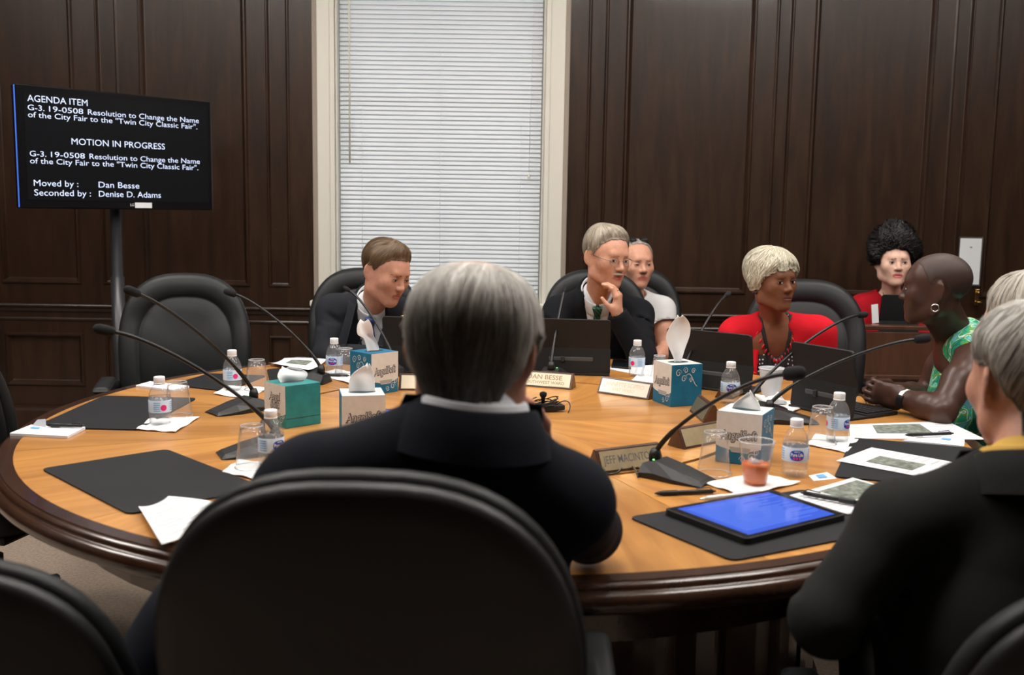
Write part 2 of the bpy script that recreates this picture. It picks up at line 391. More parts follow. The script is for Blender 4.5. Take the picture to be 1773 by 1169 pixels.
# ceiling lights
for (lx, ly) in ((-1.75, 3.9), (.0, 3.9), (1.75, 3.9), (-1.75, 1.9), (.0, 1.9), (1.75, 1.9), (-3.4, 3.0), (3.4, 3.0)):
    e = empty('ceiling_light', (lx, ly, ZC), 'white framed fluorescent troffer in the ceiling above the meeting table', 'ceiling light', 'fluorescent troffers in the ceiling')
    bm = bmesh.new()
    for sx, sy, wx_, wy_ in ((0, .31, 1.26, .03), (0, -.31, 1.26, .03), (.615, 0, .03, .59), (-.615, 0, .03, .59)): bm_box(bm, (sx, sy, -.012), (wx_, wy_, .024))
    bmo('frame', bm, M_PAINT, e)
    box('diffuser', (0, 0, -.008), (1.2, .59, .006), M_LAMP, e)

# ================================================================== TABLE
TC = np.array([-.03, 2.914]); R_IN, R_BD, R_OUT, R_G = 1.285, 1.318, 1.345, .68
table = empty('conference_table', (TC[0], TC[1], 0), 'large round honey wood conference table with dark mahogany rim', 'table')
def ring_sector(r0, r1, a0, a1, z0, z1, n=10):
    V = []; Fc = []
    for i in range(n+1):
        a = a0+(a1-a0)*i/n; c, s = math.cos(a), math.sin(a)
        V += [(r0*c, r0*s, z1), (r1*c, r1*s, z1), (r1*c, r1*s, z0), (r0*c, r0*s, z0)]
    for i in range(n):
        for j in range(4): Fc.append((4*i+j, 4*i+(j+1) % 4, 4*i+4+(j+1) % 4, 4*i+4+j))
    Fc += [(0, 1, 2, 3), (4*n+3, 4*n+2, 4*n+1, 4*n)]
    return V, Fc
NS = 12; sect = None
for i in range(NS):
    if sect is None:
        g = .0009
        V, Fc = ring_sector(R_G+.007, R_IN, -math.pi/NS+g, math.pi/NS-g, TZ-.03, TZ); sect = pyd('veneer_panel', V, Fc, M_TABLE, table).data
        bpy.context.view_layer.update()
        sect_o = [o for o in table.children if o.data == sect][0]; sect_o.rotation_euler = (0, 0, 2*math.pi*i/NS+.13)
    else:
        o = link('veneer_panel', sect, None, table); o.rotation_euler = (0, 0, 2*math.pi*i/NS+.13)
cent = None
for i in range(8):
    if cent is None:
        V, Fc = ring_sector(.002, R_G-.007, -math.pi/8+.001, math.pi/8-.001, TZ-.03, TZ, 6); o = pyd('centre_veneer_panel', V, Fc, M_TABLE, table); cent = o.data
    else: o = link('centre_veneer_panel', cent, None, table)
    o.rotation_euler = (0, 0, 2*math.pi*i/8+.3)
V, Fc = ring_sector(R_G-.0075, R_G+.0075, 0, 2*math.pi, TZ-.03, TZ-.006, 96); pyd('cable_groove', V, Fc, M_BORDER, table)
lathe('underside', [(.001, TZ-.0305), (R_IN, TZ-.0305), (R_IN, TZ-.05), (.001, TZ-.05)], M_BORDER, table, n=96, cap=False, smooth=False)
lathe('border', [(R_IN+.0008, TZ-.03), (R_IN+.0008, TZ+.0004), (R_BD, TZ+.0004), (R_BD, TZ-.03)], M_BORDER, table, n=128, cap=False, smooth=False)
prof = [(R_BD+.0002, TZ-.03), (R_BD+.0002, TZ-.001), (R_BD+.004, TZ-.003), (R_BD+.010, TZ-.006), (R_BD+.012, TZ-.010), (R_BD+.012, TZ-.014)]
prof += [(R_OUT-.014+.016*math.cos(a), TZ-.034+.019*math.sin(a)) for a in np.linspace(1.35, -1.4, 12)]
prof += [(R_OUT-.03, TZ-.056), (R_OUT-.05, TZ-.060), (R_OUT-.06, TZ-.05)]
lathe('edge_moulding', prof, M_BORDER, table, n=128, cap=False)
lathe('apron', [(1.16, .58), (1.18, .58), (1.18, TZ-.05), (1.16, TZ-.05)], M_BORDER, table, n=64, cap=False, smooth=False)
NP = 16; pan = None
lathe('added_drum', [(.90, .06), (.90, TZ-.05)], M_BORDER, table, n=64, cap=False)  # unseen table base, added this wide so the space below reads black
lathe('added_drum_plinth', [(.93, .0), (.93, .07), (.90, .08)], M_BORDER, table, n=64, cap=False)
for i in range(NP):
    V, Fc = ring_sector(.895, .912, -math.pi/NP+.02, math.pi/NP-.02, .13, .62, 6)
    o = pyd('added_drum_panel', V, Fc, M_BORDER, table) if pan is None else link('added_drum_panel', pan, None, table)
    pan = o.data; o.rotation_euler = (0, 0, 2*math.pi*i/NP)

# ================================================================== TELEVISION on a post
TVL, TVR = PY(27, 258, 4.52), PY(363, 267, 5.2)
tvc = (TVL+TVR)/2; e1 = TVR-TVL; e1[2] = 0; TVW = np.linalg.norm(e1); e1 /= TVW; nn = np.array([e1[1], -e1[0], 0]); ez = np.array([0, 0, 1.])
TVH = TVW*.575
zc_ = (PY(27, 258, 4.52)[2]+PY(363, 267, 5.2)[2])/2
tv = empty('television', (tvc[0], tvc[1], 0), 'flat television on a post showing a white-text agenda screen', 'television')
Rtv = Matrix(((e1[0], -nn[0], 0), (e1[1], -nn[1], 0), (0, 0, 1)))   # local x=e1, y=away from viewer
M_GLOSSB = mat('glossy_black_bezel', (.006, .006, .007), .15)
box('housing', (0, 0, zc_), (TVW, .05, TVH), M_GLOSSB, tv, bev=.006).rotation_euler = Rtv.to_euler()
bpy.context.view_layer.update()
def tvp(u, v, out): return e1*((u-.5)*TVW)+ez*(zc_+(.5-v)*TVH)+nn*(.025+out)
scr = pyd('screen', [tvp(.035, .055, .001), tvp(.975, .055, .001), tvp(.975, .93, .001), tvp(.035, .93, .001)], [(3, 2, 1, 0)], M_SCREEN, tv)
for body, u0, u1, v, hh in (('AGENDA ITEM', .052, .335, .135, .052), ('G-3.', .052, .128, .205, .044), ('19-0508', .150, .312, .205, .044), ('Resolution to Change the Name', .335, .925, .205, .044), ('of the City Fair to the "Twin City Classic Fair".', .052, .915, .262, .044),
                            ('MOTION IN PROGRESS', .25, .73, .462, .052), ('G-3.', .052, .128, .575, .044), ('19-0508', .150, .312, .575, .044), ('Resolution to Change the Name', .335, .925, .575, .044), ('of the City Fair to the "Twin City Classic Fair".', .052, .915, .633, .044),
                            ('Moved by :', .065, .275, .815, .050), ('Dan Besse', .375, .585, .815, .050), ('Seconded by :', .065, .335, .893, .050), ('Denise D. Adams', .375, .70, .893, .050)):
    text_on('screen_text', body, M_SCRTXT, scr, tvp(u0, v, .002), e1, ez, hh*TVH, (u1-u0)*TVW, nrm=nn, lift=0, bold=0)
box('sticker', (0, 0, 0), (.085, .002, .026), M_PAPER, tv).matrix_local = Matrix.Translation(Vector(tvp(.605, .962, .001)))@Rtv.to_4x4()
text_on('maker_mark', 'LG', M_CARTON, tv, tvp(.535, .970, .001), e1, ez, .012, nrm=nn)
M_BLUEEDGE = mat('lit_blue_side_strip', (.05, .1, .3), .4, emit=srgb(60, 110, 220), emis=.9)
stp = tvp(0, .5, -.012); b_ = box('side_strip', (0, 0, 0), (.0015, .012, TVH*.98), M_BLUEEDGE, tv); b_.matrix_local = Matrix.Translation(Vector(stp-e1*.0006))@Rtv.to_4x4()
pc = tvp(.5, .5, -.09)
lathe('post', [(.032, .03), (.032, 1.0), (.026, 1.0), (.026, zc_+.1)], M_METAL, tv, (pc[0], pc[1], 0), n=20)
bm = bmesh.new(); bm_box(bm, (pc[0]*.5, pc[1]*.5, zc_), (.3, .05, .22), Rtv, .005); bmo('mount_plate', bm, M_METAL, tv)
bm = bmesh.new()
for a in (0, math.pi/2): bm_box(bm, (pc[0], pc[1], .035), (.75, .06, .03), Matrix.Rotation(a+.4, 3, 'Z'), .006)
bmo('stand_foot', bm, M_METAL, tv)
for a in (0, .5, 1, 1.5):
    a2 = a*math.pi+.4; bm = bmesh.new(); bm_box(bm, (pc[0]+.35*math.cos(a2), pc[1]+.35*math.sin(a2), .012), (.05, .03, .024), Matrix.Rotation(a2, 3, 'Z'), .004); bmo('caster', bm, M_BLACK, tv)

# ================================================================== SIDE DESK behind the table, wall sign, door handle
dk = PY(1405, 565, 4.72); dzt = dk[2]
desk = empty('side_desk', (dk[0]+.85, 4.95, 0), 'red-brown wooden side desk with panelled front behind the leather chairs', 'desk')
box('front_panel', (0, -.23, dzt/2-.01), (1.7, .03, dzt-.02), M_DESK, desk, bev=.003)
box('upper_ledge', (0, -.22, dzt), (1.73, .06, .022), M_DESK, desk, bev=.005)
box('front_rail', (0, -.25, dzt*.72), (1.7, .014, .02), M_DESK, desk, bev=.003)
box('desktop', (0, -.08, .72), (1.7, .30, .03), M_DESK, desk, bev=.004)
for s in (-1, 1): box('side_panel', (s*.835, -.08, .35), (.03, .30, .71), M_DESK, desk, bev=.003)
sgn = empty('wall_sign', PY(1676, 495, YW-.02), 'clear acrylic sign holder with a white printed sheet on the dark wall', 'sign')
sgw, sgh = 41*YW/F_PX, 84*YW/F_PX
box('acrylic_holder', (0, 0, sgh/2), (sgw, .006, sgh), clear_mat('clear_acrylic', (.97, .98, .98), .05), sgn, bev=.001)
box('sheet', (0, .001, sgh/2), (sgw*.9, .001, sgh*.94), M_PAPER, sgn)
pyd('printed_mark', [(-.006, -.0036, sgh*.78), (.006, -.0036, sgh*.78), (.006, -.0036, sgh*.8), (-.006, -.0036, sgh*.8)], [(0, 1, 2, 3)], M_INK, sgn)
hd = PY(1692, 515, YW-.03)
hnd = empty('door_handle', hd, 'small brass handle on the dark panelled wall below the sign', 'door handle')
box('backplate', (0, .008, 0), (.022, .008, .09), M_GOLD, hnd, bev=.002); tube('knob', [(0, .004, .025), (0, -.012, .027), (0, -.02, .027)], [.005, .008, .006], M_GOLD, hnd); tube('lever', [(0, .0, -.025), (0, -.015, -.025), (.02, -.018, -.025)], .004, M_GOLD, hnd)
# ================================================================== CHAIRS
def make_chair():
    root = empty('executive_chair', (0, 0, 0))
    N = 56; zc, hh, ww = .765, .325, .265
    def outline(i):
        a = 2*math.pi*i/N; c, s = math.cos(a), math.sin(a); e = 2/2.7 if s > 0 else 2/3.6
        x = ww*math.copysign(abs(c)**e, c); z = hh*math.copysign(abs(s)**e, s)
        t = (z+hh)/(2*hh); x *= .93+.12*t-.09*t*t*t
        return x, z
    O = [outline(i) for i in range(N)]
    def bend(x, y, z):   # side wings forward, recline, lumbar curve
        zz = z-.46; return (x, y-.225+.55*x*x-.13*zz+.03*math.sin(min(max(zz/.45, 0), 1)*math.pi), z)
    def shell(name, rings, m, closed_back=False):
        V = []; Fc = []
        for (s, y) in rings:
            for (x, z) in O: V.append(bend(x*s, y, zc+z*s))
        for j in range(len(rings)-1):
            for i in range(N): Fc.append((j*N+i, j*N+(i+1) % N, (j+1)*N+(i+1) % N, (j+1)*N+i))
        Fc.append(tuple(range(N-1, -1, -1))); Fc.append(tuple((len(rings)-1)*N+i for i in range(N)))
        return pyd(name, V, Fc, m, root, None, True)
    shell('backrest', [(.90, -.014), (.965, -.014), (.99, -.009), (1, .0), (.995, .012), (.975, .024), (.94, .034), (.88, .041), (.80, .043), (.745, .040), (.715, .034), (.70, .031), (.685, .034), (.65, .040), (.5, .047), (.25, .051), (.02, .052)], M_LEATHER)
    shell('back_shell', [(.03, -.048), (.5, -.048), (.85, -.046), (.935, -.043), (.965, -.038), (.978, -.030), (.975, -.020), (.95, -.014), (.9, -.012)], M_SHELL)
    # seat cushion
    rings = [(.85, -.05), (.97, -.045), (1, -.02), (1, .005), (.985, .028), (.95, .042), (.88, .050), (.6, .048), (.3, .043), (.02, .042)]
    V = []; Fc = []
    for (s, z) in rings:
        for i in range(N):
            a = 2*math.pi*i/N; c, q = math.cos(a), math.sin(a); e = 2/3.8
            x = .262*math.copysign(abs(c)**e, c)*s; y = .262*math.copysign(abs(q)**e, q)*s
            V.append((x, y+.02, .445+z-(.10*max(y-.16, 0)+.25*max(y-.2, 0))))
    for j in range(len(rings)-1):
        for i in range(N): Fc.append((j*N+i, j*N+(i+1) % N, (j+1)*N+(i+1) % N, (j+1)*N+i))
    Fc.append(tuple(range(N-1, -1, -1))); Fc.append(tuple((len(rings)-1)*N+i for i in range(N)))
    pyd('seat', V, Fc, M_LEATHER, root, None, True)
    box('seat_pan', (0, .01, .385), (.42, .42, .03), M_SHELL, root, bev=.01)
    for s in (-1, 1):
        p = bez((s*.20, .05, .385), (s*.31, .06, .37), (s*.285, .22, .45), (s*.285, .20, .60), 9)+bez((s*.285, .195, .62), (s*.285, .18, .665), (s*.285, .10, .672), (s*.285, -.02, .668), 8)[1:]+bez((s*.285, -.03, .667), (s*.30, -.16, .65), (s*.28, -.20, .63), (s*.235, -.235, .62), 7)[1:]
        ar = tube('armrest', p, [.020]*9+[.026]*3+[.030]*4+[.026]*6, M_SHELL, root, n=12)
        bm = bmesh.new(); bm_box(bm, (s*.285, .06, .682), (.062, .26, .030), None, .015, 3); bmo('arm_pad', bm, M_LEATHER, ar, None, True)
    lathe('gas_column', [(.03, .10), (.03, .26), (.018, .26), (.018, .38)], M_METAL, root, n=16)
    lathe('hub', [(.02, .06), (.045, .065), (.05, .10), (.035, .125)], M_BLACK, root, n=16)
    for k in range(5):
        a = 2*math.pi*k/5+.3; c, s = math.cos(a), math.sin(a)
        l = tube('base_leg', [(c*.03, s*.03, .105), (c*.16, s*.16, .098), (c*.29, s*.29, .075)], [.026, .022, .016], M_BLACK, root, n=8)
        bm = bmesh.new()
        for q in (-1, 1):
            g = bmesh.ops.create_cone(bm, cap_ends=True, segments=16, radius1=.027, radius2=.027, depth=.016)
            for v in g['verts']:
                x, y, z = v.co; v.co = Vector((c*.3+x*c-(z+q*.013)*s, s*.3+x*s+(z+q*.013)*c, .0275+y))
        bm_box(bm, (c*.3, s*.3, .048), (.04, .018, .02), Matrix.Rotation(a, 3, 'Z'), .004)
        bmo('caster', bm, M_BLACK, l)
    return root
CH = make_chair(); _first = [True]
def chair(loc, face, label, dz=0.0, group=None):
    """face = direction the sitter looks"""
    o = CH if _first[0] else copy_tree(CH); _first[0] = False
    o.location = (float(loc[0]), float(loc[1]), 0); o.rotation_euler = (0, 0, math.atan2(face[1], face[0])-math.pi/2)
    if dz: o.scale = (1, 1, 1+dz)
    tag(o, label, 'chair'); return o
def toc(x, y): return (TC[0]-x, TC[1]-y)
chair((-.155, 1.385), (.03, 1), 'black leather chair seen from behind, under the grey-haired man in navy jacket', -.015)
chair((-1.28, 3.90), (.28, -1), 'empty black leather chair standing in front of the television post')
chair((-.66, 4.46), (.12, -1), 'black leather chair of the man with the blue tie below the blinds')
chair((.40, 4.60), (.0, -1), 'black leather chair of the man with the green striped tie')
chair((.635, 5.17), (-.05, -1), 'black leather chair of the man in the white t-shirt by the wall', -.03)
chair((1.20, 4.14), (-.30, -1), 'black leather chair behind the white-haired woman in the red cardigan')
chair((.78, 1.44), (-.04, 1), 'black leather chair of the man in the charcoal jacket with yellow collar', -.13)
chair((-.765, 1.50), (-.06, 1), 'empty black leather chair standing beside the navy-jacketed man', -.15)
chair((-1.62, 3.06), (.22, 1), 'empty black leather chair turned sideways beyond the left desk pad')
chair((1.62, 3.22), (-1, -.05), 'black leather chair of the woman in the green floral dress')
chair((1.52, 2.22), (-1, .35), 'black leather chair of the person beside the charcoal jacket man')
chair((1.94, 5.21), (-.05, -1), 'black leather chair of the dark curly haired woman at the side desk', -.22)
# ================================================================== SMOOTH FIGURES: distance fields meshed with surface nets
A = lambda *v: np.array(v, float)
def nrm(v): v = np.array(v, float); return v/(np.linalg.norm(v)+1e-12)
class Field:
    def __init__(s, lo, hi, h):
        s.h = h; s.lo = np.array(lo, float); n = np.ceil((np.array(hi)-s.lo)/h).astype(int)+1
        s.ax = [(s.lo[i]+h*np.arange(n[i])).astype(np.float32) for i in range(3)]
        s.F = np.full(tuple(n), .08, np.float32)
    def _do(s, lo, hi, fn, k, op):
        sl = []
        for i in range(3):
            m = k+.035+2*s.h
            a = int(max(0, math.floor((lo[i]-m-s.lo[i])/s.h))); b = int(min(len(s.ax[i]), math.ceil((hi[i]+m-s.lo[i])/s.h)+1))
            if b <= a: return
            sl.append(slice(a, b))
        sl = tuple(sl)
        X = s.ax[0][sl[0]][:, None, None]; Y = s.ax[1][sl[1]][None, :, None]; Z = s.ax[2][sl[2]][None, None, :]
        d = fn(X, Y, Z).astype(np.float32); f = s.F[sl]
        if op == 'u':
            r = np.minimum(f, d)
            if k > 0: hq = np.maximum(k-np.abs(f-d), 0)/k; r = r-hq*hq*k*.25
        else:
            d = -d; r = np.maximum(f, d)
            if k > 0: hq = np.maximum(k-np.abs(f-d), 0)/k; r = r+hq*hq*k*.25
        s.F[sl] = r
    def cone(s, a, b, ra, rb, k=.02, side=None, sc=1.0, op='u'):
        a, b = np.array(a, float), np.array(b, float); ab = b-a; L2 = ab@ab+1e-12; rm = max(ra, rb)*max(sc, 1)
        if side is not None: n_ = nrm(side); g = 1/sc-1
        def fn(X, Y, Z):
            x, y, z = X-a[0], Y-a[1], Z-a[2]
            t = np.clip((x*ab[0]+y*ab[1]+z*ab[2])/L2, 0, 1)
            x, y, z = x-t*ab[0], y-t*ab[1], z-t*ab[2]
            if side is not None:
                q = (x*n_[0]+y*n_[1]+z*n_[2])*g; x, y, z = x+q*n_[0], y+q*n_[1], z+q*n_[2]
            return np.sqrt(x*x+y*y+z*z)-(ra+(rb-ra)*t)
        s._do(np.minimum(a, b)-rm, np.maximum(a, b)+rm, fn, k, op); return s
    def ell(s, c, r, R=None, k=.02, op='u'):
        c = np.array(c, float); r = np.array(r, float); R = np.eye(3) if R is None else R; m = r.max()
        def fn(X, Y, Z):
            x, y, z = X-c[0], Y-c[1], Z-c[2]
            u = [R[0, i]*x+R[1, i]*y+R[2, i]*z for i in range(3)]
            k0 = np.sqrt((u[0]/r[0])**2+(u[1]/r[1])**2+(u[2]/r[2])**2)
            k1 = np.sqrt((u[0]/r[0]**2)**2+(u[1]/r[1]**2)**2+(u[2]/r[2]**2)**2)+1e-9
            return k0*(k0-1)/k1
        s._do(c-m, c+m, fn, k, op); return s
    def plane_cut(s, p, n, k=.005):
        """remove everything on the side n points to"""
        p = np.array(p, float); n = nrm(n)
        X = s.ax[0][:, None, None]; Y = s.ax[1][None, :, None]; Z = s.ax[2][None, None, :]
        s.F = np.maximum(s.F, ((X-p[0])*n[0]+(Y-p[1])*n[1]+(Z-p[2])*n[2]).astype(np.float32)); return s
    def ripple(s, amp, fr, seed=0):
        g = np.random.default_rng(seed); X = s.ax[0][:, None, None]; Y = s.ax[1][None, :, None]; Z = s.ax[2][None, None, :]
        w = 0
        for q in range(4):
            d = g.normal(size=3); d = d/np.linalg.norm(d)*fr*(.7+.5*q)
            w = w+np.sin(X*d[0]+Y*d[1]+Z*d[2]+g.uniform(0, 6)+1.5*np.sin(X*d[1]*.6+Z*d[0]*.6))/(1+q*.5)
        s.F = s.F+(amp*.5*w).astype(np.float32); return s
    def sample(s, P):
        q = (np.asarray(P, float)-s.lo)/s.h; n = s.F.shape
        q = np.clip(q, 0, np.array(n)-1.001); i = q.astype(int); f = q-i; r = 0
        for dx in (0, 1):
            for dy in (0, 1):
                for dz in (0, 1):
                    w = (f[..., 0] if dx else 1-f[..., 0])*(f[..., 1] if dy else 1-f[..., 1])*(f[..., 2] if dz else 1-f[..., 2])
                    r = r+w*s.F[i[..., 0]+dx, i[..., 1]+dy, i[..., 2]+dz]
        return r
    def cast(s, o, d, t0=0., t1=.4, n=160, outward=True):
        """distance along rays to the last inside->outside crossing (outward) or first outside->inside"""
        o = np.atleast_2d(o); d = np.atleast_2d(d); ts = np.linspace(t0, t1, n)
        v = s.sample(o[:, None, :]+d[:, None, :]*ts[None, :, None]); ins = v < 0
        if outward:
            idx = n-1-np.argmax(ins[:, ::-1], axis=1); idx = np.where(ins.any(1), idx, 0); j = np.minimum(idx+1, n-1)
        else:
            j = np.argmax(ins, axis=1); idx = np.maximum(j-1, 0)
        r_ = np.arange(len(v)); a, b = v[r_, idx], v[r_, j]
        t = np.where(np.abs(b-a) > 1e-6, a/(a-b+1e-12), 0); t = np.clip(t, 0, 1)
        return ts[idx]+(ts[j]-ts[idx])*t
    def mesh(s):
        F = s.F; S = F < 0
        c = np.zeros(tuple(n-1 for n in F.shape), np.uint8)
        n0, n1, n2 = F.shape
        for dx in (0, 1):
            for dy in (0, 1):
                for dz in (0, 1): c += S[dx:n0-1+dx, dy:n1-1+dy, dz:n2-1+dz]
        act = (c > 0) & (c < 8); idx = np.argwhere(act); N = len(idx)
        vid = np.full(act.shape, -1, np.int32); vid[act] = np.arange(N)
        cor = {}
        for dx in (0, 1):
            for dy in (0, 1):
                for dz in (0, 1): cor[(dx, dy, dz)] = F[idx[:, 0]+dx, idx[:, 1]+dy, idx[:, 2]+dz]
        acc = np.zeros((N, 3)); cnt = np.zeros(N)
        for ax in range(3):
            for p in (0, 1):
                for q in (0, 1):
                    a = [p, q]; a.insert(ax, 0); b = [p, q]; b.insert(ax, 1)
                    va, vb = cor[tuple(a)], cor[tuple(b)]; m = (va < 0) != (vb < 0)
                    t = np.where(m, va/(va-vb+1e-20), 0)
                    pt = np.tile(np.array(a, float), (N, 1)); pt[:, ax] += t
                    acc[m] += pt[m]; cnt[m] += 1
        V = s.lo+(idx+acc/cnt[:, None])*s.h
        Q = []
        for ax in range(3):
            sh = [slice(1, -1)]*3; sa = list(sh); sb = list(sh); sa[ax] = slice(0, -1); sb[ax] = slice(1, None)
            A_, B_ = S[tuple(sa)], S[tuple(sb)]; e = np.argwhere(A_ != B_)
            if not len(e): continue
            off = np.array([1, 1, 1]); off[ax] = 0; g = e+off
            fl = A_[tuple(e.T)]
            o1, o2 = [(1, 2), (2, 0), (0, 1)][ax]
            def cell(d1, d2):
                w = g.copy(); w[:, o1] -= d1; w[:, o2] -= d2; return vid[w[:, 0], w[:, 1], w[:, 2]]
            q = np.stack([cell(1, 1), cell(0, 1), cell(0, 0), cell(1, 0)], 1)
            q[~fl] = q[~fl][:, ::-1]; Q.append(q)
        return V, (np.concatenate(Q) if Q else np.zeros((0, 4), int))

def fast_mesh(name, V, Q, m, parent=None, base=None, cols=None, mats=None, midx=None):
    V = np.asarray(V, float)
    if base is not None: V = V-base
    Q = np.asarray(Q, np.int32); ok = (Q >= 0).all(1)
    if midx is not None: midx = np.asarray(midx)[ok]
    Q = Q[ok]
    me = bpy.data.meshes.new(name); nq = len(Q); w = Q.shape[1]
    me.vertices.add(len(V)); me.vertices.foreach_set('co', V.astype(np.float32).ravel())
    me.loops.add(nq*w); me.loops.foreach_set('vertex_index', Q.ravel())
    me.polygons.add(nq); me.polygons.foreach_set('loop_start', np.arange(nq, dtype=np.int32)*w)
    try: me.polygons.foreach_set('loop_total', np.full(nq, w, np.int32))
    except Exception: pass
    me.update(calc_edges=True)
    me.polygons.foreach_set('use_smooth', np.ones(nq, bool))
    for q in (mats or [m]): me.materials.append(q)
    if midx is not None: me.polygons.foreach_set('material_index', midx.astype(np.int32))
    if cols is not None:
        at = me.color_attributes.new('tint', 'FLOAT_COLOR', 'POINT')
        at.data.foreach_set('color', np.c_[cols, np.ones(len(cols))].astype(np.float32).ravel())
    o = bpy.data.objects.new(name, me); COL.objects.link(o)
    if parent is not None: o.parent = parent
    return o
def merge(parts):
    V = []; Q = []; n = 0
    for v, q in parts: V.append(v); Q.append(np.asarray(q)+n); n += len(v)
    return np.concatenate(V), np.concatenate(Q)

# ---------------------------------------------------------------- head
class HeadFrame:
    def __init__(s, c, face, roll=0, scale=1.0):
        f = nrm(face); u = A(0, 0, 1); r = nrm(np.cross(f, u)); u = np.cross(r, f)
        ro = math.radians(roll); r2 = r*math.cos(ro)+u*math.sin(ro); u2 = u*math.cos(ro)-r*math.sin(ro)
        s.c = np.array(c, float); s.R = np.stack([r2, f, u2], 1)*1.0; s.s = scale     # columns: right, forward, up
    def p(s, x, y, z): return s.c+s.R@(np.array([x, y, z], float)*s.s)
    def P(s, a): return s.c+(np.asarray(a, float)*s.s)@s.R.T
    def inv(s, W_): return ((np.asarray(W_)-s.c)@s.R)/s.s
    def Rx(s, ang, axis='x'):
        m = np.array(Matrix.Rotation(ang, 3, axis.upper())); return s.R@m

def head_prims(f, H, fem=False, jaw=1.0, nose=1.0, full=1.0, eyes=True):
    s = H.s; R = H.R; p = H.p
    f.ell(p(0, -.016, .034), A(.076, .097, .083)*s, R, .0)
    f.ell(p(0, .020, .020), A(.070, .070, .072)*s, R, .03*s)
    f.ell(p(0, .024, -.040), A(.060*full, .060, .066)*s, R, .035*s)
    jw = .050*jaw
    for q in (-1, 1):
        f.cone(p(q*.056*jaw, -.010, -.030), p(q*jw, .004, -.068), .020*s, .019*s, .03*s)
        f.cone(p(q*jw, .004, -.068), p(q*.014, .066, -.098), .019*s, .016*s, .03*s)
        f.ell(p(q*.042*full, .060, -.020), A(.024, .024, .024)*s, R, .03*s)
    f.ell(p(0, .062, -.058), A(.036, .030, .036)*s, R, .03*s)
    f.ell(p(0, .074, -.098), A(.020, .016, .015)*s, R, .022*s)
    f.cone(p(-.028, .080, .026), p(.028, .080, .026), .011*s, .011*s, .020*s)
    for q in (-1, 1):
        f.ell(p(q*.0315, .099, .003), A(.016, .014, .010)*s, R, .014*s, 's')
        f.ell(p(q*.0315, .0785, .002), A(.0150, .0120, .0115)*s, R, .006*s)
    nl = nose
    f.cone(p(0, .085, .012), p(0, .088+.020*nl, -.024), .0070*s, .0100*s, .014*s)
    f.ell(p(0, .089+.020*nl, -.027), A(.0105, .0095, .0088)*s, R, .006*s)
    for q in (-1, 1): f.ell(p(q*.0120, .092+.007*nl, -.030), A(.0070, .0095, .0070)*s, R, .007*s)
    f.ell(p(0, .0885, -.0580), A(.024, .0068, .0052)*s, R, .010*s)
    f.ell(p(0, .0875, -.0690), A(.020, .0075, .0060)*s, R, .010*s)
    f.ell(p(0, .0985, -.0635), A(.023, .006, .0014)*s, R, .003*s, 's')
    for q in (-1, 1):      # ears
        Re = H.R@np.array(Matrix.Rotation(q*.58, 3, 'Z'))@np.array(Matrix.Rotation(.12, 3, 'X'))
        f.ell(p(q*.080, -.014, -.004), A(.0078, .020, .033)*s, Re, .006*s)
        f.ell(p(q*.0905, -.009, .000), A(.0066, .0120, .021)*s, Re, .005*s, 's')
        f.ell(p(q*.073, -.004, -.032), A(.006, .009, .010)*s, Re, .006*s)

def eye_parts(person, base, H, look=(0, 0), open_=1.0, iris=(.05, .03, .02), browc=(.2, .15, .1), brow_t=1.0, lash=.4, white=(.78, .76, .74)):
    """almond eyes with iris and pupil, lash line, brows: children of the figure"""
    s = H.s; M_W = mat('eye_white', white, .25); M_I = mat('iris_%d' % int(iris[0]*1000+iris[2]*100), iris, .2); M_P = mat('pupil', (.005, .005, .005), .1); M_L = mat('lash', (.02, .015, .012), .6)
    for q in (-1, 1):
        ec = np.array([q*.0315, .0785, .002]); r = .0136; V = []; Fc = []; nu, nv = 12, 6
        def sp(x, z, rr=r): y = math.sqrt(max(rr*rr-(x*x*.72)-z*z, 1e-8)); return ec+np.array([x, y, z])
        up = lambda t: .0052*open_*(1-t*t)**.7; dn = lambda t: -.0042*open_*(1-t*t)**.9
        for i in range(nu+1):
            t = -1+2*i/nu; x = t*.0125; tl = q*t*.0008
            for j in range(nv+1): V.append(sp(x, dn(t)+(up(t)-dn(t))*j/nv+tl))
        for i in range(nu):
            for j in range(nv): Fc.append((i*(nv+1)+j, (i+1)*(nv+1)+j, (i+1)*(nv+1)+j+1, i*(nv+1)+j+1))
        e = pyd('eye', [H.p(*v)-base for v in V], Fc, M_W, person, None, True)
        for (nm, rad, lift, mm) in (('iris', .0056, .0005, M_I), ('pupil', .0026, .0008, M_P)):
            lx, lz = look; V = [sp(lx, lz, r+lift)]; n = 14
            for i in range(n):
                a = 2*math.pi*i/n; x = lx+rad*math.cos(a); t = min(max(x/.0125, -.98), .98); zz = min(max(lz+rad*math.sin(a), dn(t)), up(t)-.0002); V.append(sp(x, zz, r+lift))
            pyd(nm, [H.p(*v)-base for v in V], [(0, i+1, (i+1) % n+1) for i in range(n)], mm, e, None, True)
        pts = [H.p(*sp(t*.0132, up(t)+.0004+q*t*.0008, r+.0006))-base for t in np.linspace(-1, 1, 9)]
        tube('lash_line', pts, [.0004*s]+[(.0009+lash*.0009)*s]*7+[.0004*s], M_L, e, n=5)
        bp = []
        for t in np.linspace(0, 1, 8):
            x = q*(.011+.040*t); bp.append(H.p(x, .0955-.014*t*t-.006*t, .0232+.0045*math.sin(t*2.3)-.0055*t)-base)
        V, Fc = tube_vf(bp, [.0022*s*brow_t]+[.0030*s*brow_t]*5+[.0022*s*brow_t, .0008*s], 6)
        pyd('eyebrow', V, Fc, mat('brow_%d_%d' % (int(browc[0]*1000), int(browc[2]*1000)), browc, .8), person, None, True)

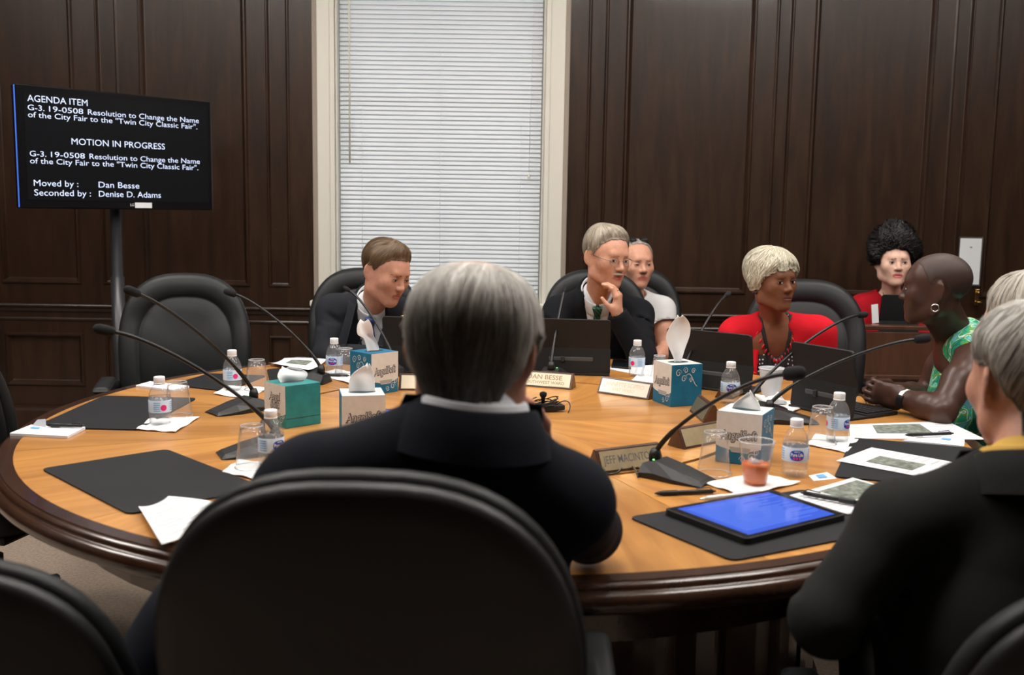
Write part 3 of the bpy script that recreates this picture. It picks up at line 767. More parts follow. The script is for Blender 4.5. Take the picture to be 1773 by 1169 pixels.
def radial(field, H, naz=72, npo=48, c0=(0, -.012, .02)):
    """table of distances from a point inside the head to the skin"""
    az = np.linspace(-math.pi, math.pi, naz+1); po = np.linspace(0, math.pi*.86, npo+1)
    Az, Po = np.meshgrid(az, po, indexing='ij')
    D = np.stack([np.sin(Po)*np.sin(Az), np.sin(Po)*np.cos(Az), np.cos(Po)], -1)
    Wd = (D.reshape(-1, 3)@H.R.T); O = np.tile(H.p(*c0), (len(Wd), 1))
    r = field.cast(O, Wd, .04*H.s, .16*H.s, 90, outward=False) if False else None
    # first inside->outside crossing
    ts = np.linspace(.03*H.s, .17*H.s, 110); v = field.sample(O[:, None]+Wd[:, None]*ts[None, :, None]); out = v > 0
    j = np.argmax(out, 1); j = np.where(out.any(1), j, len(ts)-1); i = np.maximum(j-1, 0); rr = np.arange(len(v)); a, b = v[rr, i], v[rr, j]
    t = np.clip(np.where(np.abs(a-b) > 1e-7, a/(a-b+1e-12), 0), 0, 1); r = (ts[i]+(ts[j]-ts[i])*t)/H.s
    return dict(az=az, po=po, r=r.reshape(Az.shape), c0=np.array(c0))
def rad_at(tb, az, po):
    az = (np.asarray(az)+math.pi) % (2*math.pi); na = len(tb['az'])-1; q = az/(2*math.pi)*na; i = np.minimum(q.astype(int), na-1); f = q-i
    npo = len(tb['po'])-1; w = np.clip(np.asarray(po)/tb['po'][-1]*npo, 0, npo-1e-4); j = w.astype(int); g = w-j; r = tb['r']
    return r[i, j]*(1-f)*(1-g)+r[i+1, j]*f*(1-g)+r[i, j+1]*(1-f)*g+r[i+1, j+1]*f*g
def dirs(az, po): return np.stack([np.sin(po)*np.sin(az), np.sin(po)*np.cos(az), np.cos(po)], -1)

M_HAIR = mat('hair_strands', (.3, .3, .3), .42, attr='tint', spec=.35)
def hair(person, base, H, tb, line, thick, colfn, nstr=1500, flow=None, wid=.0016, curl=0, crown=.35, lenf=(.5, 1.0), lift=.002, shell=True, seed=1, taper=.42, jit=.018, start=None, name='hair', over=.0, wave=.004):
    """line(az)=polar angle of the hair edge, thick(az,po)=depth of the hair over the scalp, flow(az,po)=sideways drift"""
    g = np.random.default_rng(seed); parts = []; cols = []; quads = []; n0 = 0
    line0 = line; line = lambda az: line0(az)+jit*(np.sin(az*13+seed)+np.sin(az*29+2*seed)+.7*np.sin(az*53+seed))
    c0 = tb['c0']
    if shell:
        na, nr = 84, 26; az = np.linspace(-math.pi, math.pi, na, endpoint=False); ln = line(az)
        f = np.linspace(0, 1, nr); Po = ln[:, None]*f[None, :]; Az = np.repeat(az[:, None], nr, 1)
        edge = 1-(1-np.clip((ln[:, None]-Po)/taper, 0, 1))**2.2
        R_ = rad_at(tb, Az, Po)+thick(Az, Po)*edge+(-.0035)*np.clip(1-(ln[:, None]-Po)/.05, 0, 1)
        if curl: R_ = R_+curl*.6*np.sin(Az*9+Po*14)*np.sin(Po*17+Az*4)*edge
        R_ = R_+.0012*np.sin(Az*41+Po*5+2*np.sin(Po*6))*edge
        V = c0+dirs(Az, Po)*R_[..., None]; V = V.reshape(-1, 3)
        I = np.arange(na*nr).reshape(na, nr); J = np.roll(I, -1, 0)
        Q = np.stack([I[:, :-1], I[:, 1:], J[:, 1:], J[:, :-1]], -1).reshape(-1, 4)
        parts.append(V); quads.append(Q); n0 += len(V)
        cols.append(colfn(Az.ravel(), Po.ravel(), np.full(na*nr, .42)))
    K = 8
    az = g.uniform(-math.pi, math.pi, nstr); ln = line(az)
    st = np.sqrt(g.uniform(.0, 1, nstr))*ln*.92 if start is None else start(g, az, ln)
    L = g.uniform(*lenf, nstr)*(ln*1.0)*.62
    rv = np.clip(.5*g.uniform(0, 1, nstr)+.5*(.5+.5*np.sin(az*17+st*9+3*np.sin(st*11+az*5))), 0, 1); lf = g.uniform(-.6, 1.2, nstr)*lift+.0008
    P = np.zeros((nstr, K, 3)); PA = np.zeros((nstr, K)); PP = np.zeros((nstr, K))
    a = az.copy(); po = st.copy(); ph = g.uniform(0, 6.28, nstr)
    for k in range(K):
        t = k/(K-1)
        tk = thick(a, po)
        lim = line(a); e = 1-(1-np.clip((lim+over*.7-po)/taper, 0, 1))**2.2
        rr = rad_at(tb, a, po)+tk*np.maximum(e, .10)+lf*(.4+.6*t)
        if curl: rr = rr+curl*np.sin(ph+t*11)*.7
        P[:, k] = c0+dirs(a, po)*rr[:, None]; PA[:, k] = a; PP[:, k] = po
        fl = flow(a, po) if flow is not None else 0*a
        dp = L/(K-1); po = np.minimum(po+dp*np.cos(fl), line(a)+over+.03*rv); a = a+dp*np.sin(fl)/np.maximum(np.sin(po), .25)
        if curl: a = a+curl*9*np.cos(ph+t*11)
        else: a = a+wave*np.sin(ph+t*5)
    Tn = np.gradient(P, axis=1); Tn /= np.linalg.norm(Tn, axis=-1, keepdims=True)+1e-9
    Nn = P-c0; Nn /= np.linalg.norm(Nn, axis=-1, keepdims=True); Sd = np.cross(Tn, Nn); Sd /= np.linalg.norm(Sd, axis=-1, keepdims=True)+1e-9
    w = wid*(.6+.8*g.uniform(0, 1, nstr))[:, None]*np.array([.5, .9, 1, 1, 1, .85, .6, .15])[None, :]
    V = np.stack([P-Sd*w[..., None], P+Nn*w[..., None]*.5, P+Sd*w[..., None]], 2).reshape(-1, 3)
    I = np.arange(nstr*K*3).reshape(nstr, K, 3)
    Q = np.concatenate([np.stack([I[:, :-1, j], I[:, :-1, j+1], I[:, 1:, j+1], I[:, 1:, j]], -1).reshape(-1, 4) for j in (0, 1)])
    parts.append(V); quads.append(Q+n0)
    cc = colfn(np.repeat(PA.ravel(), 3), np.repeat(PP.ravel(), 3), np.repeat(np.repeat(rv[:, None], K, 1).ravel(), 3)); cols.append(cc)
    V = np.concatenate(parts); Q = np.concatenate(quads)
    return fast_mesh(name, H.P(V), Q, M_HAIR, person, base, np.concatenate(cols))

def skin_mat(name, col, rough=.45):
    m = mat('skin_'+name, col, rough, bump=(350, .08, .0006), var=(55, .10), sss=.0, spec=.4); return m

# ---------------------------------------------------------------- hands
def hand_prims(f, Wr, fwd, palm, right, curl=(.25, .3, .35, .4), spread=.05, thumb=(.5, .35), s=1.0, elbow=None):
    """wrist point, finger direction, palm normal; right = +1 right hand, -1 left hand; curl per finger in radians per joint"""
    fd = nrm(fwd); pn = nrm(np.array(palm)-fd*(np.array(palm)@fd)); sd = np.cross(pn, fd)*right    # towards the thumb
    q = lambda a, b, c: np.array(Wr)+s*(fd*a+sd*b+pn*c)
    f.cone(q(-.05, 0, 0) if elbow is None else np.array(Wr)+nrm(np.array(elbow)-Wr)*.07, q(.005, 0, 0), .026*s, .023*s, .0, sd, 1.2)
    f.cone(q(.01, .002, 0), q(.075, .0, 0), .0165*s, .0145*s, .015*s, sd, 2.5)
    f.ell(q(.03, .022, .008), A(.022, .022, .016)*s, None, .015*s)
    for i, (b, l) in enumerate(((.030, .070), (.010, .079), (-.010, .073), (-.029, .057))):
        pos = q(.080-.004*abs(i-1), b, 0); a = 0; dirn = nrm(fd+sd*spread*(1.5-i)); r = (.0092-.0006*(i == 3))*s
        for j, (fr, c) in enumerate(zip((.45, .30, .25), (.8, 1.1, .8))):
            a += curl[i]*c; d = dirn*math.cos(a)+pn*math.sin(a); nx = pos+d*l*fr*s*1.02
            f.cone(pos, nx, r, r*.9, .006*s if j == 0 else .003*s); pos = nx; r *= .9
    pos = q(.022, .030, .006); d1 = nrm(fd*.75+sd*thumb[0]+pn*thumb[1]); nx = pos+d1*.036*s
    f.cone(pos, nx, .0115*s, .0098*s, .008*s); d2 = nrm(fd*.95+sd*thumb[0]*.3+pn*thumb[1]); f.cone(nx, nx+d2*.030*s, .0098*s, .0075*s, .004*s)
    return f
def hand_mesh(Wr, fwd, palm, right, h=.0028, **kw):
    f = Field(np.array(Wr)-.2, np.array(Wr)+.2, h) if h > .004 else Field(np.array(Wr)+nrm(fwd)*.05-.145, np.array(Wr)+nrm(fwd)*.05+.145, h)
    hand_prims(f, Wr, fwd, palm, right, **kw); return f.mesh()

# ---------------------------------------------------------------- body
class Pose: pass
def make_pose(hip, neck, sl, sr, el, er, wl, wr, knee_dir=None, lean_waist=None):
    p = Pose(); p.hip, p.neck, p.sl, p.sr, p.el, p.er, p.wl, p.wr = [np.array(v, float) for v in (hip, neck, sl, sr, el, er, wl, wr)]
    p.side = nrm(p.sr-p.sl); up = nrm(p.neck-p.hip); p.fwd = nrm(np.cross(up, p.side)); p.up = np.cross(p.side, p.fwd); p.kd = nrm(knee_dir) if knee_dir is not None else nrm(p.fwd*[1, 1, 0])
    p.mid = (p.sl+p.sr)/2; return p
def torso_prims(f, p, g=0.0, w=1.0, arms=True, d=1.0, sleeve=1.0, belly=0.0, sh_r=.062):
    """upper body; g = extra thickness of the garment, w = width factor"""
    chest = p.hip*.38+p.mid*.62+p.fwd*.02; waist = p.hip*.75+p.mid*.25
    f.cone(p.hip+p.up*.02, waist, (.118+g)*d, (.112+g+belly)*d, .0, p.side, 1.42*w)
    f.cone(waist, chest, (.112+g+belly)*d, (.118+g)*d, .05, p.side, 1.42*w)
    f.cone(chest, p.mid-p.up*.045+p.fwd*.005, (.118+g)*d, (.078+g)*d, .05, p.side, 1.55*w)
    f.cone(p.neck-p.up*.050-p.fwd*.004, chest, .062+g, .11+g, .05, p.side, 1.25)
    for sh in (p.sl, p.sr):
        f.cone(p.neck-p.up*.025, sh, .052+g*.7, sh_r-.004+g*.6, .04)
    if arms:
        for sh, e, wv in ((p.sl, p.el, p.wl), (p.sr, p.er, p.wr)):
            f.cone(sh, e, (.056+g*.8)*sleeve, (.045+g*.8)*sleeve, .03); f.cone(e, wv, (.045+g*.8)*sleeve, (.032+g*.8)*sleeve, .022)
    return f
def bounds(pts, m): P = np.array(pts); return P.min(0)-m, P.max(0)+m
def folds(f, sh, e, wv, seed=0, n=10, depth=.015):
    """slanting creases pressed into a sleeve, mostly around the elbow"""
    g = np.random.default_rng(seed+50); inn = nrm((sh+wv)/2-e+A(0, 0, 1e-3)); 
    for i in range(n):
        t = g.uniform(.35, 1.0); up_ = g.uniform() < .6
        a, b = (sh, e) if up_ else (wv, e); c = a*(1-t)+b*t; ax = nrm(b-a); sd = nrm(np.cross(ax, inn)); an = g.uniform(-1.8, 1.8); d = nrm(inn*math.cos(an)+sd*math.sin(an)); tn = nrm(np.cross(ax, d)+ax*g.uniform(-.7, .7))
        r = .062; f.cone(c+d*(r+.004)-tn*.030, c+d*(r+.004)+tn*.030, depth*.75, depth*.5, .014, op='s')
def jacket_field(p, h=.008, g=.014, w=1.0, amp=.0035, seed=0, open_=True, vdepth=.30, vw=.055, belly=0, sleeve=1.0):
    lo, hi = bounds([p.hip-p.up*.12, p.neck, p.sl, p.sr, p.el, p.er, p.wl, p.wr], .17)
    f = Field(lo, hi, h); torso_prims(f, p, g, w, belly=belly, sleeve=sleeve)
    f.ripple(amp, 26, seed)
    for sh, e, wv in ((p.sl, p.el, p.wl), (p.sr, p.er, p.wr)): folds(f, sh, e, wv, seed)
    nb = p.neck+p.up*.01
    f.cone(nb-p.up*.005+p.fwd*.004, nb+p.up*.12+p.fwd*.03, .060, .085, .012, op='s')      # neck opening
    if open_:   # V opening
        top = p.neck+p.fwd*.09+p.up*.03; bot = p.neck+p.fwd*.15-p.up*vdepth
        for t in np.linspace(0, 1, 12):
            c = top*(1-t)+bot*t; wv = vw*(1-t)+.004
            f.cone(c-p.side*wv*.6, c+p.side*wv*.6, .022+.4*wv*(1-t)*.6, .022+.4*wv*(1-t)*.6, .004, p.fwd, 1.9, op='s')
    for wv, e in ((p.wl, p.el), (p.wr, p.er)):
        d = nrm(wv-e); f.cone(wv+d*.055, wv+d*.15, .06, .07, .004, op='s')
    return f
def band(name, person, base, c, up, fwd, rx, ry, h0, h1, flare, m, gap=.0, dip=.0, th=.004, n=40, backlift=0.0):
    """standing collar around the neck; gap = half-angle left open at the front; dip lowers the front"""
    up = nrm(up); fwd = nrm(np.array(fwd)-up*(np.array(fwd)@up)); sd = np.cross(fwd, up); V = []; Fc = []
    angs = np.linspace(gap, 2*math.pi-gap, n)
    prof = [(0, h0), (flare*.4, (h0+h1)/2), (0, h1), (.003, h1+.002), (th+.002, h1-.001), (flare+th, (h0+h1)/2-.004), (flare*1.3+th+.003, h0-.004)]
    for a in angs:
        cf = (math.cos(a)+1)/2; en = min(1, min(a-gap, 2*math.pi-gap-a)/.6) if gap > .5 else 1.0; en = en*en*(3-2*en)
        for (r, z) in prof:
            r = r*(.25+.75*en); z = z if en >= 1 else (h1*.3+(z-h1*.3)*(.35+.65*en))
            V.append(np.array(c)-base+(rx+r)*math.sin(a)*sd+(ry+r)*math.cos(a)*fwd+up*(z-dip*cf**2+backlift*(1-cf)))
    k = len(prof)
    for i in range(n-1):
        for j in range(k-1): Fc.append((i*k+j, i*k+j+1, (i+1)*k+j+1, (i+1)*k+j))
    Fc += [tuple(range(k)), tuple(range((n-1)*k+k-1, (n-1)*k-1, -1))]
    return pyd(name, V, Fc, m, person, None, True)
def drape(field, pts, dirn, off=.002, t0=-.3, t1=.25):
    """push points along dirn to the outside of a garment"""
    pts = np.atleast_2d(pts); d = np.tile(nrm(dirn), (len(pts), 1)); t = field.cast(pts, d, t0, t1, 220, True); return pts+d*(t+off)[:, None]
def strip(name, person, base, rows, m, th=.004, nrmv=None):
    """ribbon from rows of points (left..right)"""
    n = len(rows); k = len(rows[0]); V = [np.array(v)-base for r in rows for v in r]; Fc = [(i*k+j, i*k+j+1, (i+1)*k+j+1, (i+1)*k+j) for i in range(n-1) for j in range(k-1)]
    o = pyd(name, V, Fc, m, person, None, True)
    if th: md = o.modifiers.new('thickness', 'SOLIDIFY'); md.thickness = th; md.offset = 0
    return o
def tie(person, base, p, sf, m, top=.012, length=.34, w0=.022, w1=.045, knot=True, shift=0.0):
    rows = []
    for i, t in enumerate(np.linspace(0, 1, 14)):
        c = p.neck+p.fwd*.02-p.up*(top+.035+length*t)+p.side*(shift*t); w = w0*.55+(w1-w0*.55)*t
        rows.append(drape(sf, [c+p.side*w*q for q in (-1, -.5, 0, .5, 1)], p.fwd, .005, 0, .25)+np.array([[0, 0, 0]]))
    t_ = strip('tie', person, base, rows, m, .004)
    if knot:
        c = drape(sf, [p.neck+p.fwd*.02-p.up*(top+.02)], p.fwd, .008, 0, .25)[0]; bm = bmesh.new(); Rm = Matrix([list(v) for v in np.stack([p.side, p.up, p.fwd], 1)])
        vs_ = bm_box(bm, (0, 0, 0), (.040, .040, .022), None, .006)
        for v in vs_:
            v.co.x *= .72+.9*max(v.co.y+.02, 0)/.04*.45; v.co = Rm@v.co+Vector(c-base)
        bmo('tie_knot', bm, m, t_, None, True)
    return t_
def lapels(person, base, p, jf, m, depth=.28, vw=.052, wid=.062):
    for q in (-1, 1):
        rows = []
        for t in np.linspace(0, 1, 12):
            c = p.neck+p.fwd*.03+p.up*(.020-(depth+.02)*t); inner = q*(vw*(1-t)+.010)*1.0; ww = wid*(1-.80*t)*(1 if t > .22 else .55+.45*t/.22)
            rows.append(drape(jf, [c+p.side*(inner+q*ww*u) for u in np.linspace(0, 1, 5)], p.fwd, .004, -.02, .25))
        strip('lapel', person, base, rows, m, .004)
def legs(person, base, p, m, shoe, spread=.09, h=.014, knee=.46, foot=.02, skirt=False):
    lo = np.minimum(p.hip, p.hip+p.kd*.75)-[.3, .3, 0]; hi = np.maximum(p.hip, p.hip+p.kd*.75)+[.3, .3, .12]; lo[2] = -.01
    f = Field(lo, hi, h); sd = nrm(np.cross(p.kd, A(0, 0, 1))); f.cone(p.hip-sd*.08+A(0, 0, .02), p.hip+sd*.08+A(0, 0, .02), .115, .115, 0)
    sh = []
    for q in (-1, 1):
        hj = p.hip+sd*q*.09-A(0, 0, .02); kn = hj+p.kd*.42+sd*q*spread*.3; kn[2] = knee+.05; an = kn-p.kd*.03; an[2] = .10
        f.cone(hj, kn, .088, .066, .03); f.cone(kn, an, .066, .048, .02); sh.append((an, kn))
    f.plane_cut((0, 0, .075), (0, 0, -1))
    V, Q = f.mesh(); fast_mesh('trousers' if not skirt else 'skirt', V, Q, m, person, base)
    for an, kn in sh:
        bm = bmesh.new(); R3 = Matrix([list(v) for v in np.stack([sd, p.kd, A(0, 0, 1)], 1)])
        bm_box(bm, an+p.kd*.06-A(0, 0, .055), (.085, .26, .075), R3, .03, 3); o = bmo('shoe', bm, shoe, person, None, True); o.data.transform(Matrix.Translation(Vector(-base)))
# ================================================================== PEOPLE
def mixc(a, b, t): t = np.clip(np.asarray(t), 0, 1)[..., None]; return np.array(a)*(1-t)+np.array(b)*t
def man_line(front=.95, temple=1.05, nape=2.28, above=1.42, burn=1.80):
    return lambda az: np.interp(np.abs((az+math.pi) % (2*math.pi)-math.pi), [0, .5, .85, 1.12, 1.28, 1.42, 1.75, 2.05, 2.5, 3.15], [front, front+.02, temple, 1.35, burn, above, above+.03, 1.98, nape, nape+.02])
def figure(label, H, p, skin, lip=None, fem=False, extra=None, hands=(), neck_r=(.052, .060), h=.0036, arms_skin=False, jaw=1.0, nose=1.0, full=1.0, low=.10, core=True, name='person'):
    """body as one mesh: head, neck, (bare arms), hands and the trunk under the clothes"""
    base = A(p.hip[0], p.hip[1], 0)
    pts = [H.p(0, 0, .13), H.p(.1, 0, 0), H.p(-.1, 0, 0), H.p(0, .13, 0), H.p(0, -.13, 0), H.p(0, 0, -.13), p.neck-p.up*low]
    if extra or arms_skin: pts += [p.sl, p.sr]
    if arms_skin: pts += [p.el, p.er, p.wl, p.wr]
    lo, hi = bounds(pts, .05 if not arms_skin else .075)
    f = Field(lo, hi, h)
    f.cone(H.p(0, -.022, -.05), p.neck-p.up*.025, neck_r[0], neck_r[1]-.006, 0)
    f.cone(H.p(0, .02, -.085), p.neck+p.fwd*.035-p.up*.03, .026, .03, .03)
    if extra: extra(f, p)
    if arms_skin:
        for sh, e, wv in ((p.sl, p.el, p.wl), (p.sr, p.er, p.wr)):
            f.cone(sh, sh*.5+e*.5, .050*arms_skin, .047*arms_skin, .04); f.cone(sh*.5+e*.5, e, .047*arms_skin, .040*arms_skin, .02); f.cone(e, e*.6+wv*.4, .041*arms_skin, .040*arms_skin, .015); f.cone(e*.6+wv*.4, wv, .040*arms_skin, .027*arms_skin, .015)
    # head as its own sub-field so that the jaw stays crisp over the neck
    g = Field(lo, hi, h); head_prims(g, H, fem, jaw, nose, full)
    hq = np.maximum(.016-np.abs(f.F-g.F), 0)/.016; f.F = np.minimum(f.F, g.F)-hq*hq*.016*.25
    tb = radial(f, H)
    V, Q = f.mesh(); parts = [(V, Q)]
    for hd in hands: parts.append(hand_mesh(**hd))
    if core:
        c = Field(*bounds([p.hip-p.up*.1, p.neck, p.sl, p.sr, p.el, p.er, p.wl, p.wr], .12), .022); torso_prims(c, p, -.032); parts.append(c.mesh())
    V, Q = merge(parts); C_ = H.inv(V[Q].mean(1))
    lipm = (np.abs(C_[:, 2]+.063) < .0115*(1-.5*(np.abs(C_[:, 0])/.024)**2)) & (np.abs(C_[:, 0]) < .0235) & (C_[:, 1] > .082)
    o = fast_mesh(name, V, Q, skin, None, base, mats=[skin, lip or skin], midx=lipm.astype(int)); o.location = tuple(base)
    tag(o, label, 'person')
    return o, base, tb, f
def put(person, base, name, field, m): V, Q = field.mesh(); return fast_mesh(name, V, Q, m, person, base)
def shirt_field(p, g=.004, w=1.0, h=.008, arms=False, belly=0):
    lo, hi = bounds([p.hip-p.up*.05, p.neck+p.up*.03, p.sl, p.sr], .16); f = Field(lo, hi, h); torso_prims(f, p, g, w, arms=arms, belly=belly, sh_r=.05)
    f.cone(p.neck-p.up*.04, p.neck-p.up*.012, .062, .060, .02); return f

S_FAIR = skin_mat('fair', srgb(205, 150, 125)); S_PALE = skin_mat('pale', srgb(222, 178, 158)); S_RED = skin_mat('ruddy', srgb(200, 146, 124)); S_BROWN = skin_mat('brown', srgb(128, 82, 60)); S_DEEP = skin_mat('deep_brown', srgb(74, 50, 42), .36)
L_FAIR = mat('lip_rose', srgb(178, 105, 92), .4); L_PINK = mat('lip_pink', srgb(196, 100, 100), .35); L_BROWN = mat('lip_brown', srgb(120, 70, 62), .35); L_DEEP = mat('lip_deep', srgb(86, 52, 48), .35)
def cloth(name, col, rough=.9, b=.25, sheen=0, spec=.2): return mat(name, col, rough, spec=spec, bump=(900, b, .0008), var=(7, .12), sheen=sheen)
C_NAVY = cloth('navy_suit_cloth', (.0075, .009, .015)); C_CHAR = cloth('charcoal_suit_cloth', (.018, .019, .024)); C_BLK = cloth('black_suit_cloth', (.008, .0085, .011)); C_GRN = cloth('dark_charcoal_cloth', (.016, .016, .015))
C_WHT = cloth('white_shirt_cloth', (.72, .74, .78), b=.12); C_TEE = cloth('white_jersey', (.72, .72, .72), b=.15); C_RED = cloth('red_knit', srgb(206, 28, 42), b=.5); C_DRED = cloth('dark_red_knit', srgb(160, 18, 32), b=.5); C_YEL = cloth('pale_yellow_shirt', srgb(205, 165, 85)); C_BLKT = cloth('black_jersey', (.010, .010, .011))
SHOE = mat('black_shoe_leather', (.01, .01, .01), .3)

def stripe_mat(name, c1, c2, freq, rot, vor=False):
    if name in MATS: return MATS[name]
    m = bpy.data.materials.new(name); m.use_nodes = True; MATS[name] = m; nt = m.node_tree; n = nt.nodes; b = n['Principled BSDF']; b.inputs['Roughness'].default_value = .5
    tc = n.new('ShaderNodeTexCoord'); mp = n.new('ShaderNodeMapping'); mp.inputs['Rotation'].default_value = rot; nt.links.new(tc.outputs['Object'], mp.inputs[0])
    cr = n.new('ShaderNodeValToRGB')
    if vor:
        w = n.new('ShaderNodeTexVoronoi'); w.inputs['Scale'].default_value = freq; w.inputs['Randomness'].default_value = .35; nt.links.new(w.outputs['Distance'], cr.inputs[0])
        cr.color_ramp.elements[0].position = .17; cr.color_ramp.elements[1].position = .22; cr.color_ramp.elements[0].color = (*c2, 1); cr.color_ramp.elements[1].color = (*c1, 1)
    else:
        w = n.new('ShaderNodeTexWave'); w.inputs['Scale'].default_value = freq; w.bands_direction = 'X'; nt.links.new(w.outputs['Fac'], cr.inputs[0])
        cr.color_ramp.elements[0].position = .55; cr.color_ramp.elements[1].position = .75; cr.color_ramp.elements[0].color = (*c1, 1); cr.color_ramp.elements[1].color = (*c2, 1)
    nt.links.new(mp.outputs[0], w.inputs['Vector']); nt.links.new(cr.outputs[0], b.inputs['Base Color']); return m
T_BLUE = stripe_mat('blue_dotted_tie', srgb(22, 58, 120), srgb(60, 105, 170), 70, (0, 0, 0), True)
T_GREEN = stripe_mat('green_striped_tie', srgb(8, 44, 36), srgb(26, 112, 84), 26, (0, .75, 0))
T_DOTS = stripe_mat('black_polka_dot_cloth', (.008, .008, .009), (.7, .7, .7), 62, (0, 0, 0), True)

def suit(o, base, p, m, tie_m=None, seed=1, w=1.0, v=True, vdepth=.28, belly=0, shirt=C_WHT, face=None, collar_r=(.0655, .070), tie_shift=0, jh=.008, g=.014):
    sf = shirt_field(p, .003, w, belly=belly); put(o, base, 'shirt', sf, shirt)
    jf = jacket_field(p, jh, g, w, seed=seed, open_=v, vdepth=vdepth, belly=belly); put(o, base, 'jacket', jf, m)
    nu = nrm(p.up+p.fwd*.12)
    band('shirt_collar', o, base, p.neck-p.up*.004, nu, p.fwd, collar_r[0], collar_r[1], -.008, .036, .010, shirt, gap=.10, dip=.030)
    band('jacket_collar', o, base, p.neck-p.up*.012, nu, p.fwd, collar_r[0]+.014, collar_r[1]+.012, -.022, .037, .018, m, gap=.95, dip=.05, th=.006)
    if v: lapels(o, base, p, jf, m, vdepth)
    if tie_m: tie(o, base, p, sf, tie_m, shift=tie_shift)
    return jf

# ---- man with blue tie, leaning in to his left
H = HeadFrame(PY(668, 471, 3.97), (.74, -.60, -.36), 4)
p = make_pose((-.60, 4.44, .56), PY(648, 522, 4.09), PY(724, 550, 4.10), PY(576, 538, 4.14), PY(750, 622, 3.98), PY(566, 618, 4.02), PY(700, 622, 3.80), PY(655, 618, 3.82))
o, base, tb, f = figure('man in charcoal suit with blue tie leaning over to read', H, p, S_RED, L_FAIR, hands=[dict(Wr=p.wr, fwd=A(1, -.2, -.05), palm=A(0, 0, -1), right=1), dict(Wr=p.wl, fwd=A(-.6, -.8, -.05), palm=A(0, 0, -1), right=-1)], full=1.04, nose=.95)
eye_parts(o, base, H, (.001, -.0022), .72, (.05, .06, .07), (.13, .085, .05))
BR = lambda az, po, rv: mixc((.055, .031, .016), (.20, .130, .072), rv*.75+.1*np.sin(az*9))
hair(o, base, H, tb, man_line(.84, 1.0, burn=1.58), lambda az, po: .014+.010*np.exp(-((po-.55)/.45)**2)*np.cos(np.clip(az, -1.5, 1.5))**2-.010*np.clip(po-1.0, 0, 1), BR, 2200, flow=lambda az, po: .9*np.exp(-(po/.9)**2)*np.cos(az*.5), over=.10, seed=3)
suit(o, base, p, C_CHAR, T_BLUE, 4)
legs(o, base, p, C_CHAR, SHOE)
lp = p.neck+p.fwd*.02-p.up*.15-p.side*.085; lp = PY(697, 548, 3.9)
pin = lathe('lapel_pin', [(.001, 0), (.008, .001), (.007, .004), (.001, .005)], M_GOLD, o, lp-base, n=10)

# ---- man with glasses and green tie, hand at his mouth
H = HeadFrame(PY(1050, 446, 4.12), (.52, -.84, -.14), 3)
p = make_pose((.41, 4.58, .56), PY(1036, 506, 4.24), PY(1105, 546, 4.27), PY(968, 542, 4.31), PY(1112, 617, 4.02), PY(940, 622, 4.12), PY(1069, 545, 3.99), PY(962, 628, 3.98))
o, base, tb, f = figure('man with glasses and green striped tie holding his hand to his mouth', H, p, S_FAIR, L_FAIR, hands=[dict(Wr=p.wl, elbow=p.el, fwd=A(-.02, -.06, 1), palm=A(-.90, .42, 0), right=-1, curl=(.52, .62, .70, .75), thumb=(.45, .75), spread=.02), dict(Wr=p.wr, fwd=A(.7, -.7, 0), palm=A(0, 0, -1), right=1)], full=.95, jaw=.95, nose=1.1)
eye_parts(o, base, H, (.002, -.0005), .85, (.06, .05, .04), (.30, .24, .18))
GB = lambda az, po, rv: mixc((.17, .135, .10), (.52, .46, .37), rv*.8+.1*np.sin(az*7))
hair(o, base, H, tb, man_line(.80, 1.0, burn=1.6), lambda az, po: .013+.010*np.exp(-((po-.5)/.45)**2)-.009*np.clip(po-1.0, 0, 1), GB, 2200, flow=lambda az, po: -1.0*np.exp(-(po/.8)**2), over=.05, seed=5)
suit(o, base, p, C_BLK, T_GREEN, 9, tie_shift=.035)
legs(o, base, p, C_BLK, SHOE)
# moustache
V, Fc = tube_vf([H.p(x, .103-.35*abs(x)**1.3*4, -.0475-abs(x)*.15)-base for x in np.linspace(-.026, .026, 9)], [.002, .0045, .0055, .006, .006, .006, .0055, .0045, .002], 6); pyd('moustache', V, Fc, mat('grey_moustache', (.42, .37, .30), .8), o, None, True)
gl = empty('eyeglasses', (0, 0, 0)); gl.parent = o
M_WIRE = mat('thin_wire_frame', (.25, .22, .2), .3, metal=.8)
for q in (-1, 1):
    rim = [H.p(q*.033+.0215*math.cos(a), .1035-.004*abs(math.cos(a)), -.001+.0155*math.sin(a)) - base for a in np.linspace(0, 2*math.pi, 20, endpoint=False)]
    tube('lens_rim', rim, .0009, M_WIRE, gl, n=5, closed=True)
    pyd('lens', rim, [tuple(range(20))], clear_mat('spectacle_lens', (.97, .98, .98), .03), gl)
    tube('temple', [H.p(q*.0545, .100, .003)-base, H.p(q*.071, .080, .006)-base, H.p(q*.082, .0, .012)-base], .0013, M_WIRE, gl, n=5)
tube('bridge', [H.p(-.0115, .104, .002)-base, H.p(0, .107, .005)-base, H.p(.0115, .104, .002)-base], .001, M_WIRE, gl, n=5)
ri = p.wl+A(-.02, -.06, 1)*.098; tube('ring', [ri+A(.012*math.cos(a)*.3, .012*math.sin(a), .0)*.9-base for a in np.linspace(0, 6.28, 12, endpoint=False)], .0015, M_GOLD, o, n=5, closed=True)

